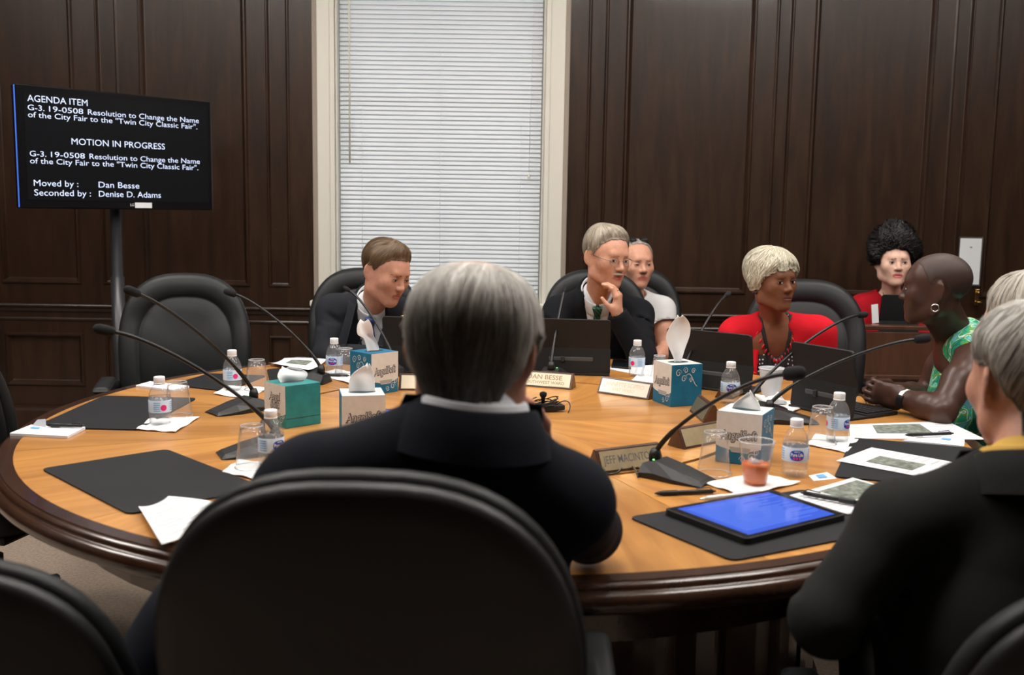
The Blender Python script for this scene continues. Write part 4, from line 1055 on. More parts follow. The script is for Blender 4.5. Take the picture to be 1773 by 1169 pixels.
# ---- man in the white t-shirt by the wall
H = HeadFrame(PY(1100, 457, 4.98), (.30, -.95, -.02), 0)
p = make_pose((.62, 5.17, .53), PY(1097, 510, 5.06), PY(1146, 536, 5.07), PY(1045, 536, 5.07), PY(1154, 605, 5.0), PY(1035, 605, 5.0), PY(1128, 628, 4.80), PY(1060, 628, 4.80))
o, base, tb, f = figure('man with short grey hair in white t-shirt sitting by the wall', H, p, S_FAIR, L_FAIR, arms_skin=1.0, h=.0045, full=1.02, hands=[dict(Wr=p.wl, fwd=p.wl-p.el, palm=A(0, 0, -1), right=-1, h=.004), dict(Wr=p.wr, fwd=p.wr-p.er, palm=A(0, 0, -1), right=1, h=.004)])
eye_parts(o, base, H, (0, 0), .6, (.05, .06, .07), (.20, .15, .11))
hair(o, base, H, tb, man_line(.62, .72), lambda az, po: .006+0*po, lambda az, po, rv: mixc((.20, .17, .15), (.45, .41, .37), rv), 1000, seed=8)
tf = Field(*bounds([p.hip-p.up*.08, p.neck, p.sl, p.sr, p.el, p.er], .13), .009); torso_prims(tf, p, .010, 1.0, arms=False)
for sh, e in ((p.sl, p.el), (p.sr, p.er)): tf.cone(sh, sh*.42+e*.58, .066, .068, .03); tf.cone(sh*.36+e*.64, e, .09, .09, .002, op='s')
tf.ripple(.003, 30, 3); tf.cone(p.neck+p.fwd*.01, p.neck+p.up*.1+p.fwd*.03, .060, .075, .006, op='s'); put(o, base, 't_shirt', tf, C_TEE)
legs(o, base, p, C_CHAR, SHOE)
sg = empty('sunglasses', (0, 0, 0)); sg.parent = o
for q in (-1, 1):
    c = np.array([q*.030, .022, .124]); V = [H.p(*(c+[.022*math.cos(a), .014*math.sin(a), -.006*math.sin(a)-.004*abs(q*math.cos(a))]))-base for a in np.linspace(0, 6.28, 14, endpoint=False)]
    tube('lens_rim', V, .0022, M_BLACK, sg, n=5, closed=True); pyd('lens', V, [tuple(range(14))], mat('dark_lens', (.01, .01, .01), .1), sg)
    tube('temple', [H.p(q*.052, .016, .118)-base, H.p(q*.080, -.01, .07)-base, H.p(q*.080, -.05, .04)-base], .0018, M_BLACK, sg, n=5)

# ---- woman with short white-blond hair, red cardigan
H = HeadFrame(PY(1337, 486, 3.97), (.43, -.90, -.03), -2, .97)
p = make_pose((1.10, 4.24, .54), PY(1340, 555, 4.05), PY(1415, 576, 4.06), PY(1275, 579, 4.08), PY(1434, 655, 4.10), PY(1262, 660, 4.08), PY(1396, 650, 3.86), PY(1296, 660, 3.86))
def bust(f, p):
    f.cone(p.neck-p.up*.03, p.sl-p.up*.02, .052, .045, .04); f.cone(p.neck-p.up*.03, p.sr-p.up*.02, .052, .045, .04); f.ell(p.neck-p.up*.11+p.fwd*.035, A(.13, .075, .11), np.stack([p.side, p.fwd, p.up], 1), .05)
o, base, tb, f = figure('woman with short white-blond hair in a red cardigan and red necklace', H, p, S_BROWN, L_BROWN, True, extra=bust, low=.20, neck_r=(.046, .052), full=.96, nose=.9, hands=[dict(Wr=p.wl, fwd=A(-.6, -.8, 0), palm=A(0, 0, -1), right=-1), dict(Wr=p.wr, fwd=A(.6, -.8, 0), palm=A(0, 0, -1), right=1)])
eye_parts(o, base, H, (.0042, 0), 1.05, (.03, .018, .012), (.05, .03, .022), .8, lash=1.0)
PB = lambda az, po, rv: mixc((.36, .31, .21), (.80, .76, .63), rv*.95+.06*np.sin(az*8))
bob = lambda az: np.interp(np.abs((az+math.pi) % (2*math.pi)-math.pi), [0, .45, .75, 1.0, 1.25, 1.7, 2.2, 3.15], [1.08, 1.10, 1.26, 1.62, 1.93, 2.02, 2.10, 2.2])
hair(o, base, H, tb, bob, lambda az, po: .013+.010*np.exp(-((po-.9)/.6)**2)*np.clip(1.2-np.cos(az), 0, 1.4)+.006*np.exp(-(po/.5)**2)-.008*np.clip(po-1.7, 0, 1), PB, 3000, flow=lambda az, po: .35*np.sin(az*1.0+.5), over=.14, lift=.007, wid=.0017, seed=12, wave=.05, taper=.25, jit=.045)
bl = shirt_field(p, .006, 1.0)
for t in np.linspace(0, 1, 10):
    c = p.neck+p.fwd*.09+p.up*(.03-.125*t); bl.cone(c-p.side*.036*(1-t), c+p.side*.036*(1-t), .014+.026*(1-t), .014+.026*(1-t), .004, p.fwd, 2.4, op='s')
put(o, base, 'blouse', bl, T_DOTS)
cf = Field(*bounds([p.hip-p.up*.12, p.neck, p.sl, p.sr, p.el, p.er, p.wl, p.wr], .15), .008); torso_prims(cf, p, .014, 1.0); cf.ripple(.0055, 30, 6); folds(cf, p.sl, p.el, p.wl, 3); folds(cf, p.sr, p.er, p.wr, 5)
cf.cone(p.neck+p.fwd*.005, p.neck+p.up*.12+p.fwd*.03, .057, .075, .01, op='s')
for t in np.linspace(0, 1, 16):
    c = p.neck+p.fwd*.13+p.up*(.06-.62*t); hw = .036+.040*math.sin(min(t*1.4, 1)*math.pi*.5); cf.cone(c-p.side*hw*.6, c+p.side*hw*.6, .038, .038, .006, p.fwd, 2.4, op='s')
put(o, base, 'cardigan', cf, C_RED)
legs(o, base, p, C_BLKT, SHOE)
M_RBEAD = mat('red_coral_bead', srgb(215, 45, 55), .35)
nk = empty('necklace', (0, 0, 0)); nk.parent = o
un = Field(bl.lo, bl.lo+(np.array(bl.F.shape)-1)*bl.h, bl.h); un.F = np.minimum(bl.F, f.sample(np.stack(np.meshgrid(*bl.ax, indexing='ij'), -1)))
for i, a in enumerate(np.linspace(-1, 1, 15)):
    c = p.neck+p.side*a*.072-p.up*(.108-.095*abs(a)**1.6)+p.fwd*.0; q = drape(un, [c], p.fwd, .003, 0, .22)[0]
    dn = nrm(-p.up+p.side*a*.5*1.0+p.fwd*.15); V, Fc = tube_vf([q-dn*.004, q+dn*.004, q+dn*.012, q+dn*.018], [.002, .0042, .004, .0015], 6); pyd('bead', V, Fc, M_RBEAD, nk, None, True); nk.children[-1].data.transform(Matrix.Translation(Vector(-base)))
for q in (-1, 1):
    rows = [drape(un, [p.neck+p.side*(q*.062*(1-t)+dx)-p.up*(-.03+.26*t) for dx in (-.007, .007)], p.fwd, .004, 0, .25) for t in np.linspace(0, 1, 12)]
    strip('lanyard', o, base, rows, mat('black_ribbon', (.012, .012, .013), .7), .002)
for q in (-1, 1): lathe('earring', [(.001, 0), (.005, .003), (.006, .008), (.001, .012)], mat('dark_earring', (.02, .02, .03), .2), o, H.p(q*.081, .002, -.050)-base, n=10)

# ---- woman with dark curly hair at the side desk
H = HeadFrame(PY(1547, 455, 5.04), (-.10, -1, .02), 0, .97)
p = make_pose((1.93, 5.28, .52), PY(1543, 512, 5.12), PY(1597, 533, 5.12), PY(1494, 533, 5.12), PY(1612, 585, 5.08), PY(1482, 585, 5.08), PY(1590, 600, 4.96), PY(1505, 600, 4.96))
o, base, tb, f = figure('woman with dark curly hair and red cardigan behind the side desk', H, p, S_PALE, L_PINK, True, extra=bust, low=.2, neck_r=(.045, .05), h=.0042, full=1.04, nose=.9)
eye_parts(o, base, H, (-.001, 0), 1.0, (.04, .06, .07), (.03, .02, .015), .9, lash=1.6)
BK = lambda az, po, rv: mixc((.005, .0045, .005), (.022, .019, .019), rv)
cl = lambda az: np.interp(np.abs((az+math.pi) % (2*math.pi)-math.pi), [0, .5, .8, 1.1, 1.6, 2.3, 3.15], [.93, .93, 1.2, 1.7, 1.75, 1.8, 1.9])
hair(o, base, H, tb, cl, lambda az, po: .042+.05*np.exp(-(po/.7)**2)+.012*np.sin(az*5+po*6)-.02*np.clip(po-1.0, 0, 1), BK, 2600, curl=.014, lift=.012, wid=.0021, lenf=(.3, .7), over=.15, seed=21, flow=lambda az, po: .6*np.sin(az*3+po*4))
tf = Field(*bounds([p.hip-p.up*.05, p.neck, p.sl, p.sr], .16), .01); torso_prims(tf, p, .004, 1., arms=False)
for t in np.linspace(0, 1, 6): tf.cone(p.neck+p.fwd*.10+p.up*(.05-.11*t)-p.side*.03, p.neck+p.fwd*.10+p.up*(.05-.11*t)+p.side*.03, .055, .055, .01, p.fwd, 2.5, op='s')
put(o, base, 'top', tf, C_BLKT)
cf = Field(*bounds([p.hip-p.up*.1, p.neck, p.sl, p.sr, p.el, p.er, p.wl, p.wr], .15), .010); torso_prims(cf, p, .014); cf.ripple(.004, 30, 2); cf.cone(p.neck, p.neck+p.up*.12+p.fwd*.03, .066, .09, .01, op='s')
for t in np.linspace(0, 1, 14): c = p.neck+p.fwd*.13+p.up*(.06-.5*t); cf.cone(c-p.side*.03, c+p.side*.03, .046, .046, .006, p.fwd, 2.6, op='s')
put(o, base, 'cardigan', cf, C_DRED); legs(o, base, p, C_BLKT, SHOE)
un = Field(tf.lo, tf.lo+(np.array(tf.F.shape)-1)*tf.h, tf.h); un.F = np.minimum(tf.F, f.sample(np.stack(np.meshgrid(*tf.ax, indexing='ij'), -1)))
for q in (-1, 1):
    pts = np.concatenate([drape(un, [p.neck+p.side*q*.055*(1-t)-p.up*(-.03+.24*t)], p.fwd, .003, 0, .25) for t in np.linspace(0, 1, 10)]); tube('lanyard', pts-base, .0022, mat('black_cord', (.01, .01, .01), .6), o, n=5)

# ---- woman with shaved head, green floral dress, in profile
H = HeadFrame(PY(1620, 500, 3.15), (-.88, .40, -.04), 0, .94)
mid = PY(1672, 597, 3.24); sdv = nrm(A(.22, .97, 0))
p = make_pose((1.66, 3.24, .54), PY(1660, 578, 3.24), mid-sdv*.155, mid+sdv*.155, PY(1630, 712, 2.95), PY(1602, 688, 3.42), PY(1562, 689, 3.07), PY(1540, 676, 3.27))
def bust2(f, p):
    bust(f, p); f.cone(p.sl-p.up*.01, p.sl-p.up*.01+p.side*.03, .048, .048, .03); f.cone(p.sr-p.up*.01, p.sr-p.up*.01-p.side*.03, .048, .048, .03)
hw = nrm(p.wl-p.el)
o, base, tb, f = figure('woman with shaved head in green floral dress, hands clasped on the table', H, p, S_DEEP, L_DEEP, True, extra=bust2, low=.22, arms_skin=1.02, neck_r=(.047, .052), h=.0042, full=.97, nose=.8,
    hands=[dict(Wr=p.wl, elbow=p.el, fwd=A(-.80, .50, .12), palm=A(.3, .95, .1), right=-1, curl=(.55, .60, .62, .65), thumb=(.6, .4)), dict(Wr=p.wr, elbow=p.er, fwd=A(-.82, -.45, .10), palm=A(.1, -.95, .0), right=1, curl=(.50, .55, .6, .6), thumb=(.6, .4))])
eye_parts(o, base, H, (0, 0), .9, (.03, .02, .014), (.02, .014, .012), .7)
M_STUB = mat('cropped_hair_stubble', srgb(60, 42, 36), .55, bump=(900, .5, .0006))
na, nr = 72, 20; az = np.linspace(-math.pi, math.pi, na, endpoint=False); ln = man_line(.85, 1.0, 2.2)(az); fr = np.linspace(0, 1, nr); Az = np.repeat(az[:, None], nr, 1); Po = ln[:, None]*fr
Vv = H.P((tb['c0']+dirs(Az, Po)*(rad_at(tb, Az, Po)+.0008-.003*np.clip((fr-.93)/.07, 0, 1))[..., None]).reshape(-1, 3)); I = np.arange(na*nr).reshape(na, nr); J = np.roll(I, -1, 0)
fast_mesh('cropped_hair', Vv, np.stack([I[:, :-1], I[:, 1:], J[:, 1:], J[:, :-1]], -1).reshape(-1, 4), M_STUB, o, base)
def floral():
    m = bpy.data.materials.new('green_floral_cloth'); m.use_nodes = True; nt = m.node_tree; n = nt.nodes; b = n['Principled BSDF']; b.inputs['Roughness'].default_value = .7; tc = n.new('ShaderNodeTexCoord')
    w = n.new('ShaderNodeTexVoronoi'); w.inputs['Scale'].default_value = 15; nz = n.new('ShaderNodeTexNoise'); nz.inputs['Scale'].default_value = 14; nz.inputs['Distortion'].default_value = 2.2; nz.inputs['Detail'].default_value = 1
    nt.links.new(tc.outputs['Object'], w.inputs['Vector']); nt.links.new(tc.outputs['Object'], nz.inputs['Vector'])
    cr = n.new('ShaderNodeValToRGB'); cr.color_ramp.interpolation = 'CONSTANT'; els = cr.color_ramp.elements
    cols = [(0, srgb(18, 120, 100)), (.40, srgb(20, 165, 125)), (.47, srgb(110, 160, 60)), (.52, srgb(225, 238, 230)), (.56, srgb(60, 190, 150)), (.64, srgb(120, 195, 215))]
    els[0].position = 0; els[0].color = (*cols[0][1], 1); els[1].position = cols[1][0]; els[1].color = (*cols[1][1], 1)
    for ps, c in cols[2:]: e = els.new(ps); e.color = (*c, 1)
    nt.links.new(nz.outputs['Fac'], cr.inputs[0]); c2 = n.new('ShaderNodeValToRGB'); c2.color_ramp.elements[0].position = .12; c2.color_ramp.elements[1].position = .16; nt.links.new(w.outputs['Distance'], c2.inputs[0])
    mx = n.new('ShaderNodeMix'); mx.data_type = 'RGBA'; mx.inputs['A'].default_value = (*srgb(215, 215, 110), 1); nt.links.new(c2.outputs[0], mx.inputs['Factor']); nt.links.new(cr.outputs[0], mx.inputs['B']); nt.links.new(mx.outputs['Result'], b.inputs['Base Color']); return m
df = Field(*bounds([p.hip-p.up*.15, p.neck, p.sl, p.sr], .17), .007); torso_prims(df, p, .016, 1., arms=False, sh_r=.056); df.ell(p.mid-p.up*.19+p.fwd*.10, A(.13, .07, .08), np.stack([p.side, p.fwd, p.up], 1), .06); df.ripple(.003, 28, 4)
df.cone(p.neck+p.fwd*.025-p.up*.01, p.neck+p.up*.12+p.fwd*.05, .066, .10, .01, op='s')
for s_, sh, e in ((-1, p.sl, p.el), (1, p.sr, p.er)): df.cone(sh+s_*p.side*.055-p.up*.04, sh+s_*p.side*.25-p.up*.08, .075, .13, .01, op='s')
put(o, base, 'dress', df, floral()); legs(o, base, p, C_BLKT, SHOE, skirt=True)
er = H.p(-.079, -.003, -.047)
tube('hoop_earring', [er+A(.0, 0, -.010)-base+H.R[:, 1]*.011*math.cos(a)+H.R[:, 2]*.011*math.sin(a) for a in np.linspace(0, 6.28, 20, endpoint=False)], .0026, M_CHROME, o, n=8, closed=True)
wc = p.wl-hw*.015; u1 = nrm(np.cross(hw, A(0, 0, 1))); u2 = np.cross(u1, hw)
def wring(r, hwid, a0, a1, m, nm, par, th=.002, n=30):
    V = []; Fc = []
    for a in np.linspace(a0, a1, n):
        d = u1*math.cos(a)*1.0+u2*math.sin(a)
        for (dr, dh) in ((0, -hwid), (th, -hwid), (th, hwid), (0, hwid)): V.append(wc+d*(r+dr)+hw*dh-base)
    for i in range(n-1):
        for j in range(4): Fc.append((4*i+j, 4*i+(j+1) % 4, 4*i+4+(j+1) % 4, 4*i+4+j))
    Fc += [(0, 1, 2, 3), (4*n-1, 4*n-2, 4*n-3, 4*n-4)]; return pyd(nm, V, Fc, m, par)
wt = wring(.0285, .010, 0, 2*math.pi, M_WHITE, 'watch_band', o); wring(.0305, .011, math.pi*.85, math.pi*1.25, M_BLACK, 'watch_screen', wt, .004, 8)
rg = p.wl+A(-.80, .50, .12)*.085; tube('ring', [rg+A(0, .012*math.cos(a), .012*math.sin(a))-base for a in np.linspace(0, 6.28, 12, endpoint=False)], .002, M_GOLD, o, n=5, closed=True)

# ---- grey-haired man in charcoal jacket with yellow collar (seen from behind)
H = HeadFrame(PY(1782, 662, 1.62), (-.09, .99, -.06), 0, 1.0)
p = make_pose((.80, 1.50, .48), PY(1780, 805, 1.54), PY(1560, 908, 1.54), (.975, 1.50, PY(1560, 900, 1.54)[2]+.01), PY(1432, 1070, 1.50), (1.14, 1.55, .73), (.58, 1.74, .64), (.92, 1.70, .64))
o, base, tb, f = figure('grey-haired man in charcoal jacket with yellow collar, seen from behind', H, p, S_RED, L_FAIR, full=1.02, h=.0036, hands=[dict(Wr=p.wl, fwd=A(.5, .8, -.1), palm=A(0, 0, -1), right=-1), dict(Wr=p.wr, fwd=A(-.5, .8, -.1), palm=A(0, 0, -1), right=1)])
eye_parts(o, base, H, (0, 0), .9, (.05, .06, .07), (.3, .28, .25))
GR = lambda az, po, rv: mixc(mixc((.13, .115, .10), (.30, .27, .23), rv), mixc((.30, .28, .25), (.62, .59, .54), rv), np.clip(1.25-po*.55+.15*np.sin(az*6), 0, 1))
hair(o, base, H, tb, man_line(.9, 1.05, 2.40, 1.42, 1.45), lambda az, po: .016-.010*np.clip(po-1.0, 0, 1), GR, 4200, wid=.0010, lift=.005, lenf=(.25, .5), seed=31, flow=lambda az, po: .5*np.sin(az*2))
suit(o, base, p, C_GRN, None, 14, v=True, shirt=C_YEL, belly=.01, jh=.0075); legs(o, base, p, C_GRN, SHOE)

# ---- person beside him, mostly hidden
H = HeadFrame(PY(1778, 572, 2.28), (-.30, .95, -.05), 0, 1.0)
hc = H.c; p = make_pose((1.40, 2.28, .50), hc+A(.04, -.02, -.17), hc+A(-.05, -.20, -.24), hc+A(.16, .13, -.24), hc+A(-.08, -.22, -.45), hc+A(.14, .22, -.45), (1.02, 2.24, .66), (1.06, 2.50, .66))
o, base, tb, f = figure('grey-haired person in black jacket almost hidden behind the yellow-collared man', H, p, S_FAIR, L_FAIR, h=.0045)
eye_parts(o, base, H, (0, 0), .9, (.05, .06, .07), (.3, .28, .25))
hair(o, base, H, tb, man_line(.85, 1.0), lambda az, po: .016+.004*np.cos(po)-.006*np.clip(po-1.0, 0, 1), lambda az, po, rv: mixc((.26, .23, .19), (.60, .56, .48), rv), 2000, wid=.0014, lift=.005, seed=41)
suit(o, base, p, C_BLK, None, 18, jh=.010); legs(o, base, p, C_BLK, SHOE)

# ---- grey-haired man in navy jacket, seen from behind in the middle
H = HeadFrame(PY(819, 604, 1.42), (.17, .97, -.12), -2, 1.02)
p = make_pose((-.13, 1.44, .55), PY(820, 722, 1.37), PY(540, 842, 1.38), PY(975, 868, 1.43), PY(355, 1010, 1.44), PY(1018, 918, 1.68), PY(238, 1168, 1.36), PY(935, 800, 1.62))
o, base, tb, f = figure('grey-haired man in navy jacket seen from behind in the middle chair', H, p, S_RED, L_FAIR, h=.0034, full=1.02,
    hands=[dict(Wr=p.wr, elbow=p.er, fwd=A(-.16, -.10, .95), palm=A(-.75, -.6, 0), right=1, curl=(.35, .4, .45, .5), thumb=(.5, .6)), dict(Wr=p.wl, elbow=p.el, fwd=nrm(p.wl-p.el)*.6+A(0, 0, -.8), palm=A(1, 0, 0), right=-1)])
eye_parts(o, base, H, (0, 0), .9, (.05, .06, .07), (.4, .38, .35))
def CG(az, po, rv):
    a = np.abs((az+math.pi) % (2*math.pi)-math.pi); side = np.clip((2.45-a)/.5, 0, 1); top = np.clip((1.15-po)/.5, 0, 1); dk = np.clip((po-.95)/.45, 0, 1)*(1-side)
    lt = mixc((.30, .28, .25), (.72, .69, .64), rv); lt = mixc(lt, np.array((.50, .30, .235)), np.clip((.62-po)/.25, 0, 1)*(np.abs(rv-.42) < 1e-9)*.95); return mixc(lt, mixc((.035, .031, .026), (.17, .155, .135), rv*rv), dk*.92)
cline = lambda az: np.interp(np.abs((az+math.pi) % (2*math.pi)-math.pi), [0, .5, .85, 1.12, 1.28, 1.42, 1.75, 2.0, 2.35, 3.15], [.80, .82, .95, 1.35, 1.85, 1.62, 1.62, 2.25, 2.55, 2.62])
hair(o, base, H, tb, cline, lambda az, po: .003+.009*np.clip(po-.25, 0, .6)/.6+.012*np.clip(po-1.5, 0, .9)*np.clip(np.abs((az+math.pi) % (2*math.pi)-math.pi)-1.7, 0, .6), CG, 8000, wid=.0011, lift=.0045, lenf=(.6, 1.1), over=.05, seed=51, shell=True, flow=lambda az, po: .5*np.exp(-(po/.6)**2)+.12*np.sin(az*7), start=lambda g, az, ln: (.12+.88*g.uniform(0, 1, len(az))**.6)*ln*.92, wave=.02, taper=.16)
suit(o, base, p, C_NAVY, None, 23, v=True, belly=.01, jh=.0072, collar_r=(.067, .071)); legs(o, base, p, C_NAVY, SHOE)
# ================================================================== THINGS ON THE TABLE
def Tw(px, py, z=TZ): return T(px, py, z)
def rounded(poly, r=.02, n=4):
    out = []; m = len(poly)
    for i in range(m):
        a, b, c = poly[i-1], poly[i], poly[(i+1) % m]; u = a-b; v = c-b; rr = min(r, np.linalg.norm(u)*.45, np.linalg.norm(v)*.45); p0 = b+nrm(u)*rr; p1 = b+nrm(v)*rr
        for t in np.linspace(0, 1, n): out.append((1-t)**2*p0+2*(1-t)*t*b+t*t*p1)
    return out
def flat_thing(name, px, m, label, cat, z0=0.0, th=.004, r=.015, group=None, world=None):
    W_ = [Tw(*q)[:2] for q in px] if world is None else world
    c = np.mean(W_, 0); poly = rounded([w-c for w in W_], r)
    o = prism(name, poly, 0, th, m, None, (c[0], c[1], TZ+z0)); tag(o, label, cat, group)
    return o, W_
def quad4(a, b, d):
    A_, B_, D_ = Tw(*a)[:2], Tw(*b)[:2], Tw(*d)[:2]; return [A_, B_, B_+D_-A_, D_]
def pad(label, px=None, world=None): return flat_thing('desk_pad', px, M_PAD, label, 'desk pad', .0005, .0035, .02, None, world)
pad('black desk pad under the white notepad and bottle with pink dot', [(57, 742), (180, 687), (341, 691), (240, 746)])
pad('empty black desk pad with a curled white paper at its corner', world=quad4((71, 814), (288, 780), (223, 893)))
pad('black desk pad in front of the empty chair by the television', [(296, 668), (362, 648), (462, 652), (392, 679)])
pad('black desk pad under the open papers beside the tall tissue box', [(462, 641), (468, 666), (556, 654), (548, 634)])
pad('grey-black desk pad with one printed sheet lying across it', [(1476, 760), (1685, 778), (1687, 848), (1444, 828)])
pad('black desk pad under the tablet with the lit blue screen', world=quad4((1088, 898), (1268, 974), (1392, 850)))

def sheet(name, px, label, cat='paper', z0=.001, m=M_PAPER, prints=(), curl=.0, lines=True, world=None, n=10, th=.0006):
    """sheet of paper over four corners a,b,c,d; prints = list of (u0,u1,v0,v1) pictures"""
    a, b, c, d = [Tw(*q)[:2] for q in px] if world is None else world
    cen = (a+b+c+d)/4; g = np.random.default_rng(int(px[0][0])); ph = g.uniform(0, 6)
    def pt(u, v, lift=0):
        q = (a*(1-u)+b*u)*(1-v)+(d*(1-u)+c*u)*v-cen
        z = z0+curl*(abs(u-.5)*2)**2.2*.6+curl*.35*(math.sin(u*3+ph)+1)*v*(1-v)*2+lift; return (q[0], q[1], z)
    def patch(u0, u1, v0, v1, lift, k):
        V = [pt(u0+(u1-u0)*i/k, v0+(v1-v0)*j/k, lift) for i in range(k+1) for j in range(k+1)]; return V, [(i*(k+1)+j, (i+1)*(k+1)+j, (i+1)*(k+1)+j+1, i*(k+1)+j+1) for i in range(k) for j in range(k)]
    V, Fc = patch(0, 1, 0, 1, 0, n); o = pyd(name, V, Fc, m, None, (cen[0], cen[1], TZ), True)
    if th: md = o.modifiers.new('thickness', 'SOLIDIFY'); md.thickness = th; md.offset = -1
    for (u0, u1, v0, v1) in prints: V, Fc = patch(u0, u1, v0, v1, .0015, 6); pyd('printed_picture', V, Fc, M_PRINT, o, None, True)
    if lines:
        V = []; Fc = []
        for (u0, u1, v0, v1, k) in lines if isinstance(lines, list) else []:
            for i in range(k):
                v = v0+(v1-v0)*i/k; s0 = len(V); e = u0+(u1-u0)*g.uniform(.8, 1)
                for uu in np.linspace(u0, e, 6): V += [pt(uu, v, .0014), pt(uu, v+(v1-v0)/k*.30, .0014)]
                Fc += [(s0+2*q, s0+2*q+2, s0+2*q+3, s0+2*q+1) for q in range(5)]
        if V: pyd('printed_text', V, Fc, mat('light_grey_ink', (.55, .55, .56), .8), o)['kind'] = 'stuff'
    return tag(o, label, cat)
sheet('printed_sheet', [(1470, 736), (1640, 730), (1707, 762), (1472, 760)], 'printed sheet with aerial picture beside the keyboard of the woman in green', prints=[(.22, .68, .12, .68)], lines=[(.03, .18, .1, .9, 8), (.74, .96, .2, .9, 8)])
sheet('printed_sheet', [(1448, 802), (1509, 779), (1701, 814), (1645, 840)], 'printed sheet with aerial picture lying across the grey desk pad', z0=.006, prints=[(.20, .62, .2, .62)], lines=[(.04, .17, .1, .9, 8), (.66, .97, .1, .9, 9)])
sheet('printed_sheet', [(1362, 864), (1476, 832), (1581, 862), (1468, 896)], 'printed sheet with aerial picture and a black pen on it beside the blue tablet', z0=.005, prints=[(.36, .95, .12, .66)], lines=[(.05, .32, .1, .9, 8)], curl=.002)
sheet('curled_paper', [(240, 890), (292, 872), (420, 892), (280, 958)], 'curled white paper hanging over the table rim by the empty desk pad', z0=.008, curl=.012, lines=[(.05, .9, .1, .9, 10)])
sheet('open_booklet', [(465, 634), (492, 626), (566, 628), (534, 647)], 'open white papers with grey picture on the pad beside the small bottle', z0=.006, curl=.012, prints=[(.4, .8, .25, .75)])
sheet('paper', [(1056, 640), (1062, 624), (1170, 634), (1165, 662)], 'white papers under the phone beside the man with green tie', z0=.001, lines=[(.1, .9, .3, .9, 6)])
sheet('paper', [(640, 628), (655, 610), (700, 606), (700, 628)], 'white papers in front of the man with the blue tie', z0=.002, curl=.02)
def notepad(px, label):
    o, W_ = flat_thing('notepad', px, M_PAPER, label, 'notepad', .0005, .007, .001); return o, W_
notepad([(17, 755), (54, 740), (148, 744), (117, 760)], 'white notepad with a black pen and folded card by the left pad')
notepad([(235, 671), (260, 664), (328, 672), (300, 679)], 'white notepad with small cards in front of the empty chair')
notepad([(1563, 767), (1605, 758), (1670, 763), (1669, 777)], 'white notepad with a black pen beside the grey desk pad')
def card(px, label, z, fold=False, blue=True):
    a, b, c, d = [Tw(*q)[:2] for q in px]; cen = (a+b+c+d)/4; V = [(*(q-cen), 0) for q in (a, b, c, d)]
    o = pyd('card', V, [(0, 1, 2, 3)], M_PAPER, None, (cen[0], cen[1], TZ+z)); md = o.modifiers.new('thickness', 'SOLIDIFY'); md.thickness = .001; md.offset = 1
    if fold: pyd('raised_flap', [V[1], V[2], (V[2][0], V[2][1], .022), (V[1][0]*.6+V[2][0]*.4, V[1][1]*.6+V[2][1]*.4, .018)], [(0, 1, 2, 3)], M_PAPER, o)
    if blue:
        q = lambda u, v: tuple((np.array(V[0])*(1-u)+np.array(V[1])*u)*(1-v)+(np.array(V[3])*(1-u)+np.array(V[2])*u)*v+[0, 0, .0014]); pyd('blue_print', [q(.3, .2), q(.7, .2), q(.7, .75), q(.3, .75)], [(0, 1, 2, 3)], M_CYAN, o)
    return tag(o, label, 'card')
card([(40, 749), (56, 742), (80, 745), (72, 752)], 'folded white card standing on the left notepad', .0085, True)
card([(258, 672), (266, 667), (285, 668), (280, 674)], 'small white card on the notepad before the empty chair', .0085, True)
card([(1400, 824), (1432, 818), (1449, 829), (1409, 833)], 'small white wipe sachet with blue print beside the water bottle', .0006)
card([(1618, 768), (1630, 761), (1657, 764), (1650, 772)], 'small white card with blue print under the pen', .0085)

def pen(a, b, label, m=M_BLACK, r=.0052, z=.0, clip=True):
    P0, P1 = Tw(*a), Tw(*b); d = P1-P0; L = np.linalg.norm(d); d /= L; c = P0*.5+P1*.5; e = empty('pen', (c[0], c[1], TZ+z), label, 'pen'); zz = r+.0006
    q = lambda t: (d*L*(t-.5))+A(0, 0, zz)
    tube('barrel', [q(.08), q(.6), q(.95)], [r*.9, r, r*.9], m, e, n=10); tube('tip', [q(0), q(.03), q(.08)], [r*.15, r*.5, r*.9], m if m is not M_WHITE else M_WHITE, e, n=10)
    tube('grip', [q(.12), q(.14), q(.36), q(.38)], [r*.9, r*1.15, r*1.15, r*.9], M_SHELL if m is not M_WHITE else M_WHITE, e, n=10)
    if clip: tube('button', [q(.95), q(1.0)], [r*.5, r*.45], M_METAL, e, n=8); tube('clip', [q(.92)+A(0, 0, r), q(.90)+A(0, 0, r*1.6), q(.68)+A(0, 0, r*1.4)], r*.25, M_METAL, e, n=5)
    return e
pen((1133, 859), (1239, 855), 'black pen lying on bare wood before the blue tablet')
pen((1210, 872), (1320, 858), 'white stylus lying along the edge of the blue tablet', M_WHITE, .0045, .004, False)
pen((1494, 884), (1386, 864), 'black pen on the printed sheet beside the blue tablet', M_BLACK, .0055, .008)
pen((80, 745), (146, 746), 'black pen on the notepad at the left rim', M_BLACK, .005, .0085)
pen((1566, 763), (1650, 760), 'black pen on the notepad beside the grey pad', M_BLACK, .005, .010)
pen((547, 653), (605, 655), 'black pen beside the small bottle at the open papers', M_BLACK, .005, .004)

